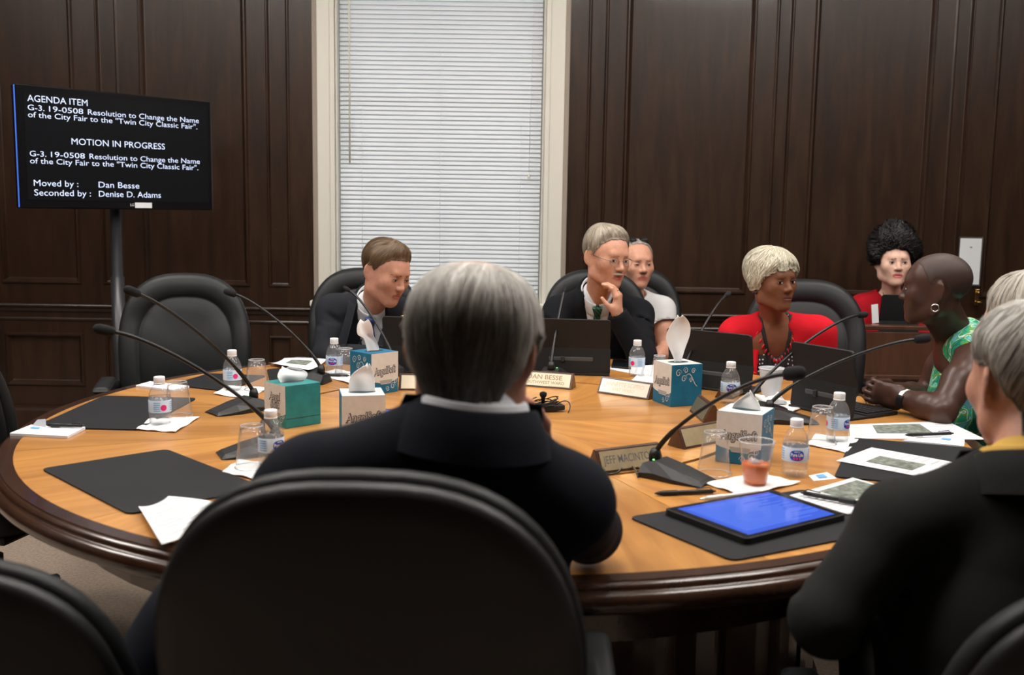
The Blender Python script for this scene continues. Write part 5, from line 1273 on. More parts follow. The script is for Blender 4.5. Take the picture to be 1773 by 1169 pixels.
def napkin(px, label, g=None, seed=0):
    a, b, c, d = [Tw(*q)[:2] for q in px]; cen = (a+b+c+d)/4; n = 12; V = []; rg = np.random.default_rng(seed); k1, k2 = rg.uniform(2, 5, 2)
    for i in range(n+1):
        for j in range(n+1):
            u, v = i/n, j/n; q = (a*(1-u)+b*u)*(1-v)+(d*(1-u)+c*u)*v-cen; ed = max(abs(u-.5), abs(v-.5))*2
            V.append((q[0], q[1], .0016+.0012*(math.sin(u*k1*3)+math.sin(v*k2*3+1))+.004*max(ed-.75, 0)*(1+math.sin(u*9+v*5+seed))))
    o = pyd('napkin', V, [(i*(n+1)+j, (i+1)*(n+1)+j, (i+1)*(n+1)+j+1, i*(n+1)+j+1) for i in range(n) for j in range(n)], M_NAPKIN, None, (cen[0], cen[1], TZ+.0005), True)
    md = o.modifiers.new('thickness', 'SOLIDIFY'); md.thickness = .0016; md.offset = -1
    return tag(o, label, 'napkin')
napkin([(236, 746), (262, 726), (346, 724), (304, 750)], 'white napkin under the bottle with pink dot near the left pad', seed=1)
napkin([(370, 684), (395, 670), (464, 674), (428, 692)], 'white napkin under bottle and cup by the empty chair', seed=2)
napkin([(553, 650), (580, 641), (640, 652), (606, 666)], 'white napkin under the small bottle by the tall tissue box', seed=3)
napkin([(385, 820), (412, 800), (480, 806), (440, 832)], 'white napkin under the upturned cup at the navy-jacketed shoulder', seed=4)
napkin([(1221, 840), (1312, 822), (1386, 838), (1290, 862)], 'white napkin under the cup of iced tea', seed=5)
napkin([(1398, 772), (1412, 754), (1490, 760), (1466, 786)], 'white napkin under the upturned cup beside the papers', seed=6)
napkin([(1318, 700), (1345, 690), (1396, 704), (1372, 716)], 'white napkin under the crumpled tissue and frosted cup', seed=7)
napkin([(1090, 664), (1105, 650), (1160, 656), (1150, 672)], 'white napkin under the bottle beside the upturned tumbler', seed=8)
# crumpled tissue
f = Field((-.09, -.07, -.01), (.09, .07, .07), .004); g = np.random.default_rng(5)
for i in range(16):
    a = g.normal(size=3)*[.05, .025, 0]; a[2] = .006; b = a+g.normal(size=3)*[.03, .02, .012]; b[2] = abs(b[2])+.012; f.cone(a, b, .008, .003, .006, g.normal(size=3), 2.2)
f.plane_cut((0, 0, 0), (0, 0, -1)); V, Q = f.mesh(); ct = Tw(1350, 700); o = fast_mesh('crumpled_tissue', V, Q, M_TISSUE, None, None); o.location = (ct[0], ct[1], TZ+.006); tag(o, 'crumpled white tissue in front of the frosted cup', 'tissue')

# ---------------------------------------------------------------- bottles
def make_bottle():
    root = empty('water_bottle', (0, 0, 0))
    pr = [(.001, .0012), (.022, 0), (.0285, .004), (.030, .010), (.0285, .015), (.030, .020), (.0285, .025), (.0300, .030), (.0300, .034), (.0295, .036), (.0295, .070), (.0300, .073), (.0300, .078), (.0270, .090), (.0215, .102), (.0150, .111), (.0125, .115), (.0125, .124)]
    lathe('bottle_shell', pr, M_CLEARB, root, n=28, cap=False)
    lathe('water', [(.001, .004), (.021, .003), (.0272, .006), (.0272, .080), (.001, .080)], clear_mat('still_water', (.985, .99, .995), .02, .02), root, n=24, cap=False)
    lathe('cap', [(.0145, .117), (.0150, .118), (.0150, .131), (.0140, .133), (.001, .133)], M_WHITE, root, n=24)
    lathe('neck_ring', [(.0125, .112), (.0155, .113), (.0155, .116), (.0125, .117)], M_WHITE, root, n=20)
    lb = lathe('label', [(.0299, .036), (.0302, .0365), (.0302, .0695), (.0299, .070)], M_LABELP, root, n=36, cap=False)
    R_ = .0304
    def wrap(X, Y, a0=0., z0=.053): an = a0+X/R_; return np.stack([R_*np.sin(an), -R_*np.cos(an), z0+Y], 1)
    def blob(nm, a0, zc, rx, rz, m, lift, n=24, p=2.6):
        R2 = R_+lift; V = [(R2*math.sin(a0), -R2*math.cos(a0), zc)]; Fc = []; K = 3
        for k in range(1, K+1):
            for i in range(n):
                t = 2*math.pi*i/n; e = 2/p; x = k/K*rx*math.copysign(abs(math.cos(t))**e, math.cos(t)); z = k/K*rz*math.copysign(abs(math.sin(t))**e, math.sin(t)); an = a0+x/R2; V.append((R2*math.sin(an), -R2*math.cos(an), zc+z))
        Fc = [(0, 1+i, 1+(i+1) % n) for i in range(n)]+[(1+(k-1)*n+i, 1+k*n+i, 1+k*n+(i+1) % n, 1+(k-1)*n+(i+1) % n) for k in range(1, K) for i in range(n)]
        return pyd(nm, V, Fc, m, lb, None, True)
    blob('logo_badge', 0, .052, .0165, .0125, M_BLUE, .0001)
    text_on('lettering', 'Pure Life', M_WHITE, lb, None, (1, 0, 0), (0, 0, 1), .0075, .028, bold=.03, center=True, warp=lambda X, Y: wrap(X, Y, 0, .050)*[1.012, 1.012, 1])
    text_on('lettering', 'NESTLE', M_WHITE, lb, None, (1, 0, 0), (0, 0, 1), .0032, .013, bold=.02, center=True, warp=lambda X, Y: wrap(X, Y, 0, .0592)*[1.012, 1.012, 1])
    for q in (-.0065, 0, .0065): blob('pink_dot', q/R_, .0450, .0024, .003, M_PINK, .0004, 10, 2)
    blob('pink_circle', -2.3, .050, .0085, .0085, M_PINK, .0002, 20, 2)
    for a0 in (-1.35, 1.35, -2.9):
        for i in range(5): blob('small_print', a0, .042+.0055*i, .010, .0014, M_CYAN, .0002, 8, 4)
    return root
BT = make_bottle(); bfirst = True
for (px, py, rot, lab) in ((278, 736, 150, 'small water bottle with a pink dot on the napkin by the left pad'), (403, 677, 150, 'small water bottle with a pink dot before the empty chair'), (579, 650, -15, 'small water bottle beside the tall teal tissue box and papers'),
                           (1102, 652, 100, 'small water bottle between the nameplate and the upturned tumbler'), (1263, 699, 10, 'small water bottle in front of the tablet of the woman in red'), (1375, 824, 8, 'small water bottle beside the cup of iced tea'),
                           (1449, 766, 60, 'small water bottle behind the upturned cup on the napkin'), (470, 808, 40, 'small water bottle half hidden by the navy-jacketed shoulder')):
    o = BT if bfirst else copy_tree(BT); bfirst = False; q = Tw(px, py); o.location = (q[0], q[1], TZ+.003); o.rotation_euler = (0, 0, math.radians(rot)-math.atan2(q[0], q[1])); tag(o, lab, 'bottle')

# ---------------------------------------------------------------- cups
def cup(px, py, label, inv=True, drink=None, m=M_CLEAR, s=1.0, z=.003):
    q = Tw(px, py); e = empty('plastic_cup', (q[0], q[1], TZ+z), label, 'cup'); h, rb, rt = .100*s, .0265*s, .0390*s
    R_ = lambda t: rb+(rt-rb)*t
    pr = [(.001, .003), (rb-.004, .003), (rb-.001, .0), (rb, .002)]+[(R_(t), h*t) for t in (.1, .2, .3)]+[(R_(.36)+.0004, h*.36)]+[(R_(t), h*t) for t in (.5, .7, .86)]+[(R_(.88)+.0012, h*.88), (R_(.92), h*.92), (R_(.97), h*.97), (rt+.0022, h*.975), (rt+.0028, h*.99), (rt+.0018, h), (rt-.0006, h*.99), (rt-.0012, h*.9)]+[(R_(t)-.001, h*t) for t in (.7, .4, .1)]+[(.001, .0045)]
    if inv: pr = [(r, h-zz) for r, zz in pr]
    lathe('cup_wall', pr, m, e, n=32, cap=False)
    rim = [(rt+.0005)*1.0, h*.99] if not inv else [(rt+.0005), h*.01]
    tube('rim', [((rim[0])*math.cos(a), rim[0]*math.sin(a), rim[1]) for a in np.linspace(0, 2*math.pi, 32, endpoint=False)], .0016*s, clear_mat('clear_plastic_rim', (.95, .96, .97), .30), e, n=6, closed=True)
    if inv: tube('foot_ring', [(rb*.96*math.cos(a), rb*.96*math.sin(a), h-.001) for a in np.linspace(0, 2*math.pi, 28, endpoint=False)], .0013*s, MATS['clear_plastic_rim'], e, n=6, closed=True)
    if drink:
        lvl = drink; lathe('drink', [(.001, .005), (rb-.002, .005)]+[(R_(t)-.0016, h*t) for t in (.1, .25, lvl)]+[(.001, h*lvl)], M_TEA, e, n=28, cap=False)
        g = np.random.default_rng(3)
        for i in range(7):
            bm = bmesh.new(); bm_box(bm, (g.uniform(-.014, .014), g.uniform(-.014, .014), h*lvl+g.uniform(-.008, .006)), (.014, .014, .011), Matrix.Rotation(g.uniform(0, 3), 3, (g.uniform(), 1, g.uniform())), .002); bmo('ice_cube', bm, clear_mat('ice', (.98, .96, .92), .25, .05), e)
    return e
cup(309, 722, 'clear plastic cup upturned behind the bottle with pink dot on the left napkin')
cup(445, 676, 'clear plastic cup upturned before the empty chair')
cup(437, 811, 'clear plastic cup upturned beside the navy-jacketed shoulder')
cup(598, 652, 'clear plastic cup upturned behind the tall teal tissue box')
cup(1236, 822, 'clear plastic cup upturned on bare wood beside the cup of iced tea')
cup(1307, 840, 'clear plastic cup half full of orange iced tea on a napkin', False, .48)
cup(1334, 694, 'frosted plastic cup standing behind the crumpled tissue', False, None, M_FROST, 1.05, .004)
cup(1421, 770, 'clear plastic cup upturned on the napkin beside the papers')
cup(1141, 655, 'short clear tumbler upturned in front of the man in green tie', True, None, M_CLEAR, .82)

# ---------------------------------------------------------------- tissue boxes
def ribbon(name, pts, w, nv, m, parent):
    V = []; pts = [np.array(q, float) for q in pts]; nv = np.array(nv, float); N = len(pts)
    for i in range(N):
        t = nrm(pts[min(i+1, N-1)]-pts[max(i-1, 0)]); s = np.cross(nv, t); ww = w*(.35+.65*math.sin(math.pi*min(max(i/(N-1), .06), .94))); V += [pts[i]+s*ww, pts[i]-s*ww]
    return pyd(name, V, [(2*i, 2*i+2, 2*i+3, 2*i+1) for i in range(N-1)], m, parent)
def tissue_box(a, b, label, faces, sheets, body=M_TEAL, s=.112, h=.127, name='tissue_box', rows=None):
    """a,b = pixels of the front face's bottom corners; faces = dict(side -> 'panel'|'swirl'|'plain')"""
    P0, P1 = Tw(*a)[:2], Tw(*b)[:2]; ex = nrm(np.append(P1-P0, 0)); ey = A(-ex[1], ex[0], 0); c = np.append(P0, 0)+ex*s/2+ey*s/2; c = c if np.linalg.norm(P1-P0) < s*2 else c
    e = empty(name, (c[0], c[1], TZ+.0005), label, 'tissue box', None, math.atan2(ex[1], ex[0])); hs = s/2
    box('carton', (0, 0, h/2), (s, s, h), body, e, bev=.0012)
    fr = {'front': (A(-hs, -hs, 0), A(1, 0, 0), A(0, -1, 0)), 'left': (A(-hs, hs, 0), A(0, -1, 0), A(-1, 0, 0)), 'right': (A(hs, -hs, 0), A(0, 1, 0), A(1, 0, 0))}
    for sd, kind in faces.items():
        og, ux, nv = fr[sd]; pt = lambda u, v, l=.0006: og+ux*u*s+A(0, 0, v*h)+nv*l
        if kind.startswith('panel'):
            z0 = .36; zz = [.36, .30, .30, .36]
            poly = [pt(.0, .34), pt(.12, .30), pt(.32, .27), pt(.36, .23), pt(.72, .23), pt(.76, .27), pt(.9, .30), pt(1., .34), pt(1., 1), pt(0, 1)]
            pyd('printed_panel', poly, [tuple(range(10))], M_CARTON, e)
            pyd('grey_flash', [pt(.34, .24, .0009), pt(.74, .24, .0009), pt(.78, .33, .0009), pt(.30, .33, .0009)], [(0, 1, 2, 3)], mat('grey_flash_print', srgb(165, 165, 162), .6), e)
            ls = [('AngelSoft', .08, .92, .46, .17)] if kind == 'panel' else [('Angel', .22, .78, .60, .17), ('Soft', .28, .74, .41, .17)]
            for body_, u0, u1, v, hh in ls:
                text_on('lettering_outline', body_, M_INK, e, pt(u0, v, .0009), nrm(ux+A(0, 0, .06)), A(0, 0, 1), hh*h, (u1-u0)*s, nrm=nv, lift=0, bold=.075, shear=.12)
                text_on('lettering', body_, M_CARTON, e, pt(u0+.008, v+.008, .0012), nrm(ux+A(0, 0, .06)), A(0, 0, 1), hh*h*.95, (u1-u0)*s*.985, nrm=nv, lift=0, bold=-.012, shear=.12)
        if kind in ('panel', 'swirl', 'panel_stacked'):
            cs = [(.22, .80, .10, 1), (.45, .86, .08, -1), (.40, .66, .09, 1), (.70, .84, .07, 1), (.62, .62, .06, -1)] if kind == 'swirl' else [(.80, .16, .09, 1), (.60, .10, .07, -1), (.90, .26, .06, 1)]
            for (u, v, r, dr) in cs:
                pts = [pt(u+dr*r*(1-t*.8)*math.cos(t*8.5), v+r*(1-t*.8)*math.sin(t*8.5), .0008) for t in np.linspace(0, 1, 26)]; ribbon('swirl_print', pts, .0011, nv, M_CARTON, e)
            if kind == 'swirl': ribbon('swirl_print', [pt(.45+.4*t, .72-.16*t+.10*math.sin(t*5), .0008) for t in np.linspace(0, 1, 14)], .0012, nv, M_CARTON, e)
    if faces.get('seam'): pass
    box('seam', (0, -hs-.0002, h*.22), (s*.98, .0006, .0012), M_BORDER, e) if faces.get('front') == 'plain' else None
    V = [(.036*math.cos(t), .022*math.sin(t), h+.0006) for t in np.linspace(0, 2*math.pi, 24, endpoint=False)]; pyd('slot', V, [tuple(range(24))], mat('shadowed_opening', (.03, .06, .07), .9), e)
    if rows is not False: 
        top = rows
        cap = pyd('top_print', [(-hs*.97, -hs*.97, h+.0003), (hs*.97, -hs*.97, h+.0003), (hs*.97, hs*.97, h+.0003), (-hs*.97, hs*.97, h+.0003)], [(0, 1, 2, 3)], M_CARTON if top == 'white' else body, e)
    # tissue: pleated sheet, rows of (z, xl, xr, y)
    n = 18; V = []; Fc = []
    for r_, (z, xl, xr, y) in enumerate(sheets):
        for i in range(n+1):
            t = i/n; w_ = xr-xl; V.append((xl+w_*t, y+.10*w_*math.sin(t*7+r_*.7)*.5+.012*math.sin(t*math.pi)*(1 if r_ % 2 else .7), h+z-.004*math.sin(t*11)*min(z/.02, 1)*(r_ == len(sheets)-1)))
    for r_ in range(len(sheets)-1):
        for i in range(n): k_ = r_*(n+1)+i; Fc.append((k_, k_+1, k_+n+2, k_+n+1))
    o = pyd('tissue', V, Fc, M_TISSUE, e, None, True); md = o.modifiers.new('smooth', 'SUBSURF'); md.levels = 2; md.render_levels = 2
    md = o.modifiers.new('thickness', 'SOLIDIFY'); md.thickness = .0012; md.offset = 0
    return e
tissue_box((643, 685), (688, 678), 'tall teal tissue box with a bent upright tissue before the man with blue tie', {'front': 'panel', 'left': 'swirl'}, [(-.004, -.026, .024, 0), (.015, -.030, .022, .0), (.035, -.036, .010, 0), (.050, -.044, -.002, -.002), (.056, -.072, -.008, -.006), (.075, -.080, -.014, -.010), (.095, -.078, -.022, -.010), (.104, -.068, -.030, -.008)], h=.135)
tissue_box((495, 743), (559, 733), 'green-teal tissue box with wide crumpled tissue beside the microphone base', {'front': 'plain', 'left': 'panel_stacked'}, [(-.004, -.034, .034, 0), (.010, -.046, .048, -.008), (.020, -.048, .050, -.004), (.028, -.040, .042, .004), (.034, -.034, .018, .010), (.038, -.030, .0, .014)], M_GTEAL, h=.118)
tissue_box((592, 771), (673, 768), 'pale tissue box with a pointed tissue behind the navy-jacketed shoulder', {'front': 'panel'}, [(-.004, -.034, .034, 0), (.015, -.034, .034, 0), (.035, -.033, .033, .002), (.050, -.022, .031, .004), (.062, -.004, .026, .005), (.070, .012, .020, .006)], rows='white')
tissue_box((1161, 705), (1220, 701), 'bright teal tissue box with a tall drop-shaped tissue before the woman in red', {'front': 'swirl', 'left': 'panel'}, [(-.004, -.012, .012, .0), (.014, -.016, .016, 0), (.035, -.026, .024, .002), (.060, -.040, .034, .004), (.085, -.046, .044, .006), (.115, -.032, .044, .006), (.135, -.018, .030, .004), (.146, -.008, .012, .002)], h=.132, rows='white')
tissue_box((1238, 799), (1311, 809), 'pale tissue box with a low pointed tissue behind the cup of iced tea', {'front': 'panel', 'right': 'swirl'}, [(-.004, -.036, .036, 0), (.010, -.034, .034, .0), (.022, -.020, .026, .004), (.034, -.006, .014, .008), (.042, .001, .006, .010)], rows='white')

# ---------------------------------------------------------------- nameplates
def nameplate(a, b, label, L=.20, lines=(), m=M_BRASS, ink=M_INK, h=.052, d=.062, textm=None):
    P0, P1 = Tw(*a)[:2], Tw(*b)[:2]; ex = nrm(np.append(P1-P0, 0)); ey = A(-ex[1], ex[0], 0); c = np.append(P0, 0)+ex*L/2+ey*d/2
    e = empty('nameplate', (c[0], c[1], TZ+.0005), label, 'nameplate', None, math.atan2(ex[1], ex[0])); hl = L/2
    tri = [(-d/2, 0), (d/2, 0), (.004, h), (-.004, h)]; V = [(-hl, y, z) for y, z in tri]+[(hl, y, z) for y, z in tri]
    o = pyd('wood_block', V, [(0, 1, 2, 3), (7, 6, 5, 4), (0, 4, 5, 1), (1, 5, 6, 2), (2, 6, 7, 3), (3, 7, 4, 0)], M_DESK, e); bv = o.modifiers.new('bevel', 'BEVEL'); bv.width = .002; bv.segments = 2
    for s in (-1, 1):
        bot = A(0, s*d/2, 0); top = A(0, s*.004, h); up = nrm(top-bot); nv = nrm(np.cross(up, A(1, 0, 0)))*1.0; nv = nv if nv[1]*s > 0 else -nv; ux = A(-s, 0, 0)
        og = bot+up*.006; ln = np.linalg.norm(top-bot)-.012
        q = [og+ux*-(hl-.008)+nv*.0012, og+ux*(hl-.008)+nv*.0012, og+ux*(hl-.008)+up*ln+nv*.0012, og-ux*(hl-.008)+up*ln+nv*.0012]
        pl = pyd('plate', q, [(0, 1, 2, 3)], m, e); sm = pl.modifiers.new('thickness', 'SOLIDIFY'); sm.thickness = .001; sm.offset = 0
        if s < 0:
            for (txt, v, hh, w) in lines: text_on('lettering', txt, textm or ink, pl, og+up*ln*v+nv*.002, ux, up, hh*ln, w*L, nrm=nv, lift=0, bold=.004, center=True)
    return e
M_IVORY = mat('ivory_plate', srgb(232, 222, 196), .3)
nameplate((1040, 822), (1160, 806), 'wooden nameplate reading JEFF MACINTOSH with a brass face', L=.185, lines=[('JEFF MACINTOSH', .34, .40, .84)])
nameplate((893, 668), (986, 675), 'ivory nameplate reading DAN BESSE below the tablet stand', L=.20, lines=[('DAN BESSE', .52, .34, .62), ('SOUTHWEST WARD', .16, .22, .72)], m=M_IVORY, textm=mat('tan_ink', srgb(150, 125, 90), .7))
nameplate((1033, 680), (1127, 694), 'nameplate coloured white for glare, its lettering washed out, beside the upturned tumbler', L=.20, lines=[('ANNETTE SCIPPIO', .54, .30, .74), ('EAST WARD', .20, .22, .42)], m=mat('glare_white_plate', srgb(240, 236, 224), .12), textm=mat('glare_faded_ink', srgb(222, 205, 170), .6))  # white face and pale ink carry the glare in their colour
nameplate((690, 676), (760, 677), 'blank ivory nameplate half hidden by the grey-haired head', L=.18, m=M_IVORY)
nameplate((1193, 712), (1228, 742), 'wooden nameplate with a tilted dull brass face beside the pale tissue box', L=.17, m=mat('dull_brass_plate', (.36, .31, .20), .35, metal=.8))
nameplate((1185, 779), (1262, 764), 'blank wooden nameplate behind the upturned cup', L=.19)
nameplate((1268, 692), (1306, 676), 'wooden nameplate turned away behind the water bottle of the woman in red', L=.15)

# ---------------------------------------------------------------- microphones
def microphone(bpx, tip, label, sag=.10, s=1.0, foam=.0125, basez=None, base_xy=None, bendy=.055):
    q = Tw(*bpx) if base_xy is None else np.array(base_xy, float); tip = np.array(tip, float); d = tip-q; d[2] = 0; d = nrm(d); z0 = TZ if basez is None else basez
    e = empty('gooseneck_microphone', (q[0], q[1], z0+.0005), label, 'microphone'); sd = A(d[1], -d[0], 0)
    # wedge base: low at the user's side, high at the stem
    prof = [(-.075, .010, .040), (-.070, .030, .046), (-.035, .040, .046), (.02, .026, .052), (.075, .010, .046), (.085, .004, .040)]
    V = []; Fc = []
    for (u, hh, w) in prof:
        for (b_, zz) in ((-w, 0), (-w*1.0, hh*.35), (-w*.62, hh), (w*.62, hh), (w, hh*.35), (w, 0)): V.append(d*u*s+sd*b_*s+A(0, 0, zz*s))
    for i in range(len(prof)-1):
        for j in range(6): Fc.append((6*i+j, 6*i+(j+1) % 6, 6*i+6+(j+1) % 6, 6*i+6+j))
    Fc += [tuple(range(6)), tuple(range(6*len(prof)-1, 6*len(prof)-7, -1))]
    o = pyd('base', V, Fc, M_SHELL, e); bv = o.modifiers.new('bevel', 'BEVEL'); bv.width = .004; bv.segments = 2
    st = d*(-.052)*s+A(0, 0, .040*s); tp = tip-np.array([q[0], q[1], z0])
    lathe('socket', [(.014*s, -.006), (.014*s, .008), (.009*s, .022)], M_BLACK, e, st, n=14)
    v = tp-st; c1 = st+A(0, 0, .06)+v*.12; c2 = st+v*.72+A(0, 0, bendy); pts = bez(st+A(0, 0, .01), c1, c2, tp, 24)
    tube('gooseneck', pts, [.0062*s]*6+[.0045*s]*14+[.0050*s]*4, M_BLACK, e, n=8)
    dd = nrm(pts[-1]-pts[-3]); r = foam
    tube('foam_windscreen', [tp-dd*.012, tp-dd*.006, tp+dd*.008, tp+dd*.024, tp+dd*.033, tp+dd*.037], [r*.5, r*.9, r, r, r*.75, r*.2], M_FOAM, e, n=14)
    lathe('status_light', [(.0025, 0), (.0025, .0015), (.001, .002)], M_LED, e, sd*.02*s-d*.045*s+A(0, 0, .039*s), n=8)
    return e
microphone((412, 712), PY(236, 508, 2.75), 'gooseneck microphone in front of the empty chair with its base by the green-teal tissue box')
microphone((440, 785), PY(190, 574, 2.30), 'gooseneck microphone with its base under the upturned cup by the navy jacket', bendy=.06)
microphone((532, 662), PY(404, 509, 3.52), 'gooseneck microphone standing between the open papers and the green-teal box')
microphone((668, 648), PY(604, 503, 3.82), 'gooseneck microphone pointing at the man with the blue tie', foam=.008)
microphone((958, 652), PY(977, 504, 3.88), 'gooseneck microphone before the man with green tie', foam=.008, bendy=.02)
microphone((1190, 672), PY(1258, 512, 3.78), 'gooseneck microphone behind the drop-shaped tissue', foam=.010)
microphone((1168, 828), PY(1366, 648, 2.12), 'large gooseneck microphone in front of the brass-faced nameplate', foam=.0155)
microphone((1362, 730), PY(1590, 588, 2.92), 'gooseneck microphone pointing at the woman in green dress', foam=.0135, bendy=.05)
microphone((1318, 712), PY(1490, 546, 3.38), 'gooseneck microphone bending towards the chair of the woman in red', foam=.011, bendy=.07)

# ---------------------------------------------------------------- tablets
def slab4(name, W4, th, m, parent, org, z, r=.012):
    poly = rounded([np.array(w)-org for w in W4], r); return prism(name, poly, z, z+th, m, parent)
def flat_tablet(px, label, z, text=True, world=None):
    W4 = [Tw(*q, TZ+z)[:2] for q in px] if world is None else world; c = np.mean(W4, 0); e = empty('tablet', (c[0], c[1], TZ+z), label, 'tablet'); slab4('case', W4, .011, M_BLACK, e, c, 0)
    q = lambda u, v, zz=.0116: np.append((W4[0]*(1-u)+W4[1]*u)*(1-v)+(W4[3]*(1-u)+W4[2]*u)*v-c, zz)
    pyd('glass', [q(.025, .03, .0113), q(.975, .03, .0113), q(.975, .97, .0113), q(.025, .97, .0113)], [(0, 1, 2, 3)], M_SCREEN, e)
    s = pyd('lit_screen', [q(.075, .065), q(.925, .065), q(.925, .935), q(.075, .935)], [(0, 1, 2, 3)], M_SCRBLUE, e)
    if text:
        V = []; Fc = []; g = np.random.default_rng(4)
        for i in range(20):
            v0 = .13+.037*i; w = g.uniform(.4, .8); k = len(V); V += [q(.12, v0, .0119), q(.12+w, v0, .0119), q(.12+w, v0+.016, .0119), q(.12, v0+.016, .0119)]; Fc.append((k, k+1, k+2, k+3))
        pyd('screen_text', V, Fc, M_SCRBLUE2, s)
    return e
flat_tablet([(1149, 890), (1335, 856), (1466, 900), (1292, 944)], 'tablet in a black case with a lit blue screen on the desk pad', .005)
flat_tablet([(620, 742), (640, 714), (765, 716), (785, 746)], 'tablet in a black case mostly hidden behind the navy-jacketed man', .012, False)
def standing_tablet(p0, p1, label, hgt=.20, lean=.30, loop=True, key=None, base=True, z=TZ):
    """p0,p1 = world points of the bottom edge of the back (left,right as the viewer sees it)"""
    P0, P1 = np.array(p0[:2]), np.array(p1[:2]); ex = nrm(np.append(P1-P0, 0)); ey = A(-ex[1], ex[0], 0); w = np.linalg.norm(P1-P0); c = (P0+P1)/2
    e = empty('tablet_stand', (c[0], c[1], z+.0005), label, 'tablet', None, math.atan2(ex[1], ex[0])); up = nrm(A(0, -lean*.2, 1)); up2 = nrm(A(0, lean, 1))
    # back cover lower flap leans away, upper panel leans towards the middle of the table
    hlow = hgt*.46; k0 = A(0, -.01, .006); k1 = k0+nrm(A(0, .10, 1))*hlow
    def plate(nm, a, b, wd, th, m, par, r=.008):
        u = nrm(b-a); n_ = np.cross(A(1, 0, 0), u); L = np.linalg.norm(b-a); poly = rounded([A(-wd/2, 0), A(wd/2, 0), A(wd/2, L), A(-wd/2, L)], r); V = []
        for s in (0, th): V += [A(1, 0, 0)*x+a+u*y+n_*s for x, y in poly]
        n = len(poly); return pyd(nm, V, [tuple(range(n-1, -1, -1)), tuple(range(n, 2*n))]+[(i, (i+1) % n, n+(i+1) % n, n+i) for i in range(n)], m, par)
    M_FOL = mat('charcoal_folio', (.0075, .0078, .009), .6, bump=(500, .15, .0006))
    plate('stand_flap', k0, k1, w, .006, M_FOL, e)
    t0 = k1+A(0, .006, -.03); t1 = k1+A(0, -.004, 0)*0+nrm(A(0, -.16, 1))*(hgt-hlow); pn = plate('back_cover', t0+A(0, .004, 0), t1, w*.985, .010, M_FOL, e, .012)
    lathe('camera_lens', [(.005, -.0005), (.005, .001), (.002, .0012)], M_METAL, pn, (w*.44, (t1-A(0, 0, .02))[1]-.004, t1[2]-.02), n=12).rotation_euler = (math.pi/2, 0, 0)
    if base: box('base_flap', (0, .05, .004), (w*.99, .15, .007), M_FOL, e, bev=.002)
    if loop:
        lp = box('pen_loop', (0.0, k0[1]-.004+.02*.3, hlow*.62), (w*.56, .008, .016), mat('grey_pen_loop', (.07, .075, .08), .4), e, bev=.003)
        box('loop_seam', (-w*.10, k0[1]-.003, hlow*.62), (.014, .012, .020), M_METAL, e, bev=.002)
    if key: box('keyboard', (0, .12, .006), (w*.98, .14, .010), M_BLACK, e, bev=.003); bm = bmesh.new(); [bm_box(bm, (-w*.44+w*.88*(i+.5)/13, .075+.024*j, .0125), (w*.88/13*.82, .019, .004)) for i in range(13) for j in range(5)]; k_ = bmo('keys', bm, mat('key_plastic', (.02, .02, .022), .5), e); k_['kind'] = 'stuff'
    return e
def tw2(a, b): return Tw(*a), Tw(*b)
standing_tablet(*tw2((920, 646), (1056, 650)), 'tablet in charcoal folio standing in front of the man with green tie', .205)
standing_tablet(*tw2((664, 643), (788, 648)), 'tablet in charcoal folio standing in front of the man with the blue tie', .205, loop=False)
standing_tablet(*tw2((1157, 664), (1303, 684)), 'tablet in charcoal folio standing in front of the woman in red cardigan', .20)
a_, b_ = tw2((1374, 703), (1492, 731)); standing_tablet(a_, a_+nrm(b_-a_)*.25, 'tablet with attached keyboard standing before the woman in the green dress', .205, key=True)
dsk = A(0, 0, .735); g0 = PY(1521, 560, 4.84); standing_tablet((g0[0], 4.84), (g0[0]+.19, 4.84), 'tablet standing on the side desk before the dark-haired woman', .24, loop=False, z=.7355)
microphone((0, 0), PY(1394, 489, 4.92), 'gooseneck microphone on the side desk behind the white-haired woman', base_xy=(PY(1455, 600, 4.95)[0], 4.95, .7355), basez=.7355, foam=.008)
cd = PY(1514, 560, 4.80); o = box('name_card', (0, 0, 0), (.034, .003, .09), M_PAPER, None, loc=(cd[0], 4.80, dzt+.011+.045)); o.rotation_euler = (0, -.12, .2); tag(o, 'narrow white card standing on the edge of the side desk', 'card')

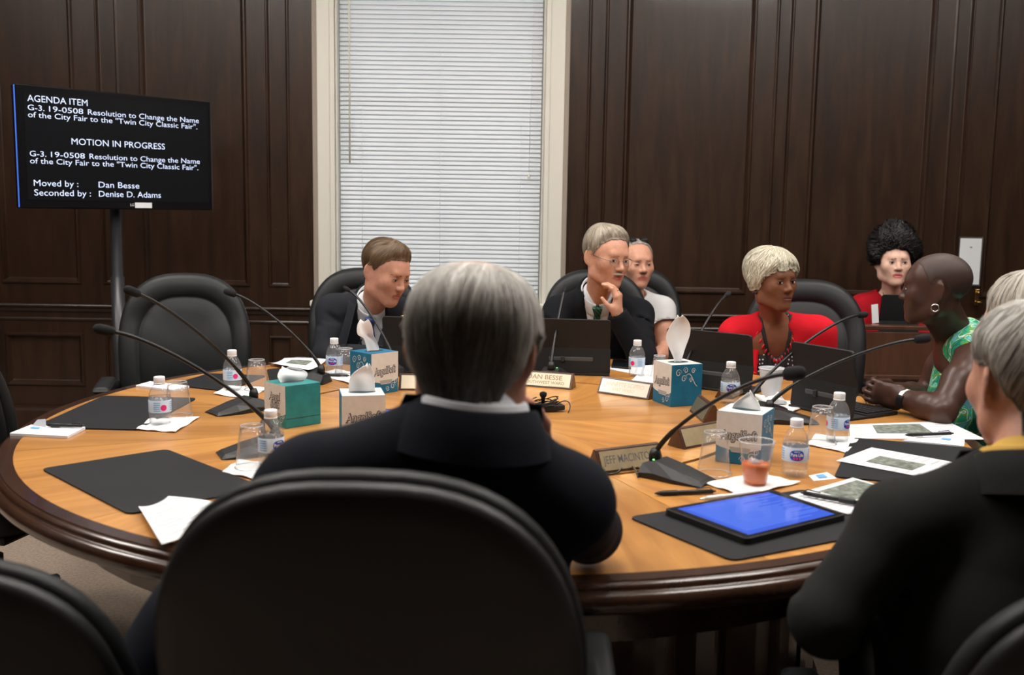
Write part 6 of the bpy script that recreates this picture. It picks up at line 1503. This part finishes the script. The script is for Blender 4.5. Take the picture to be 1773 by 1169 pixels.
# phone, wireless microphone pack, cables
W4 = [Tw(1058, 638)[:2], Tw(1061, 626)[:2], Tw(1092, 629)[:2], Tw(1092, 641)[:2]]; c = np.mean(W4, 0); e = empty('phone', (c[0], c[1], TZ+.002), 'black phone lying on papers beside the man with green tie', 'phone'); slab4('body', W4, .008, M_BLACK, e, c, 0, .008); slab4('screen', [c+(w-c)*.92 for w in W4], .0006, M_SCREEN, e, c, .008, .006)
c = Tw(940, 712); e = empty('wireless_microphone', (c[0], c[1], TZ+.0005), 'small black clip-on microphone and pack with tangled cable on bare wood', 'microphone')
bm = bmesh.new(); bm_box(bm, (-.005, 0, .011), (.095, .045, .022), Matrix.Rotation(.15, 3, 'Z'), .006, 3); bmo('pack', bm, M_BLACK, e, None, True)
bm = bmesh.new(); bm_box(bm, (.048, .004, .013), (.03, .036, .016), Matrix.Rotation(.3, 3, 'Z'), .004); bmo('clip', bm, M_SHELL, e)
tube('capsule', [(0, .0, .022), (.0, .0, .040), (.0, 0, .048), (0, 0, .056), (0, 0, .060)], [.005, .006, .011, .011, .004], M_FOAM, e, n=12)
g = np.random.default_rng(2)
for k_ in range(4):
    pts = [A(.055*math.cos(t*6.3+k_)*(.7+.2*g.uniform()), .030*math.sin(t*6.3+k_), .016+.010*math.sin(t*9+k_)+.006*k_) for t in np.linspace(0, .95, 22)]; tube('cable', pts, .0018, M_BLACK, e, n=5)
tube('cable', bez((.04, 0, .02), (.08, .0, .05), (.09, -.01, .02), (.075, -.03, .002), 14), .0018, M_BLACK, e, n=5)
def cable(pxs, label, r=.0022, z=.0025):
    P_ = [Tw(*q)[:2] for q in pxs]; c = P_[0]; pts = []
    for i in range(len(P_)-1):
        for t in np.linspace(0, 1, 8, endpoint=False):
            a = P_[max(i-1, 0)]; b = P_[i]; d = P_[i+1]; e2 = P_[min(i+2, len(P_)-1)]; q = .5*((2*b)+(-a+d)*t+(2*a-5*b+4*d-e2)*t*t+(-a+3*b-3*d+e2)*t**3); pts.append(np.append(q-c, z+.006*abs(math.sin(i*1.7+t*2))))
    o = tube('cable', pts, r, M_BLACK, None, (c[0], c[1], TZ), n=6); return tag(o, label, 'cable')
cable([(1105, 828), (1092, 812), (1062, 806), (1042, 820), (1070, 822), (1088, 800), (1110, 818), (1102, 826)], 'loose black cable in front of the brass-faced nameplate')
cable([(975, 650), (985, 640), (965, 634), (940, 640), (930, 650)], 'thin black cable looped behind the DAN BESSE plate')
cable([(1500, 700), (1490, 690), (1475, 688), (1462, 694)], 'thin pale cable beside the tablet keyboard', .0015)
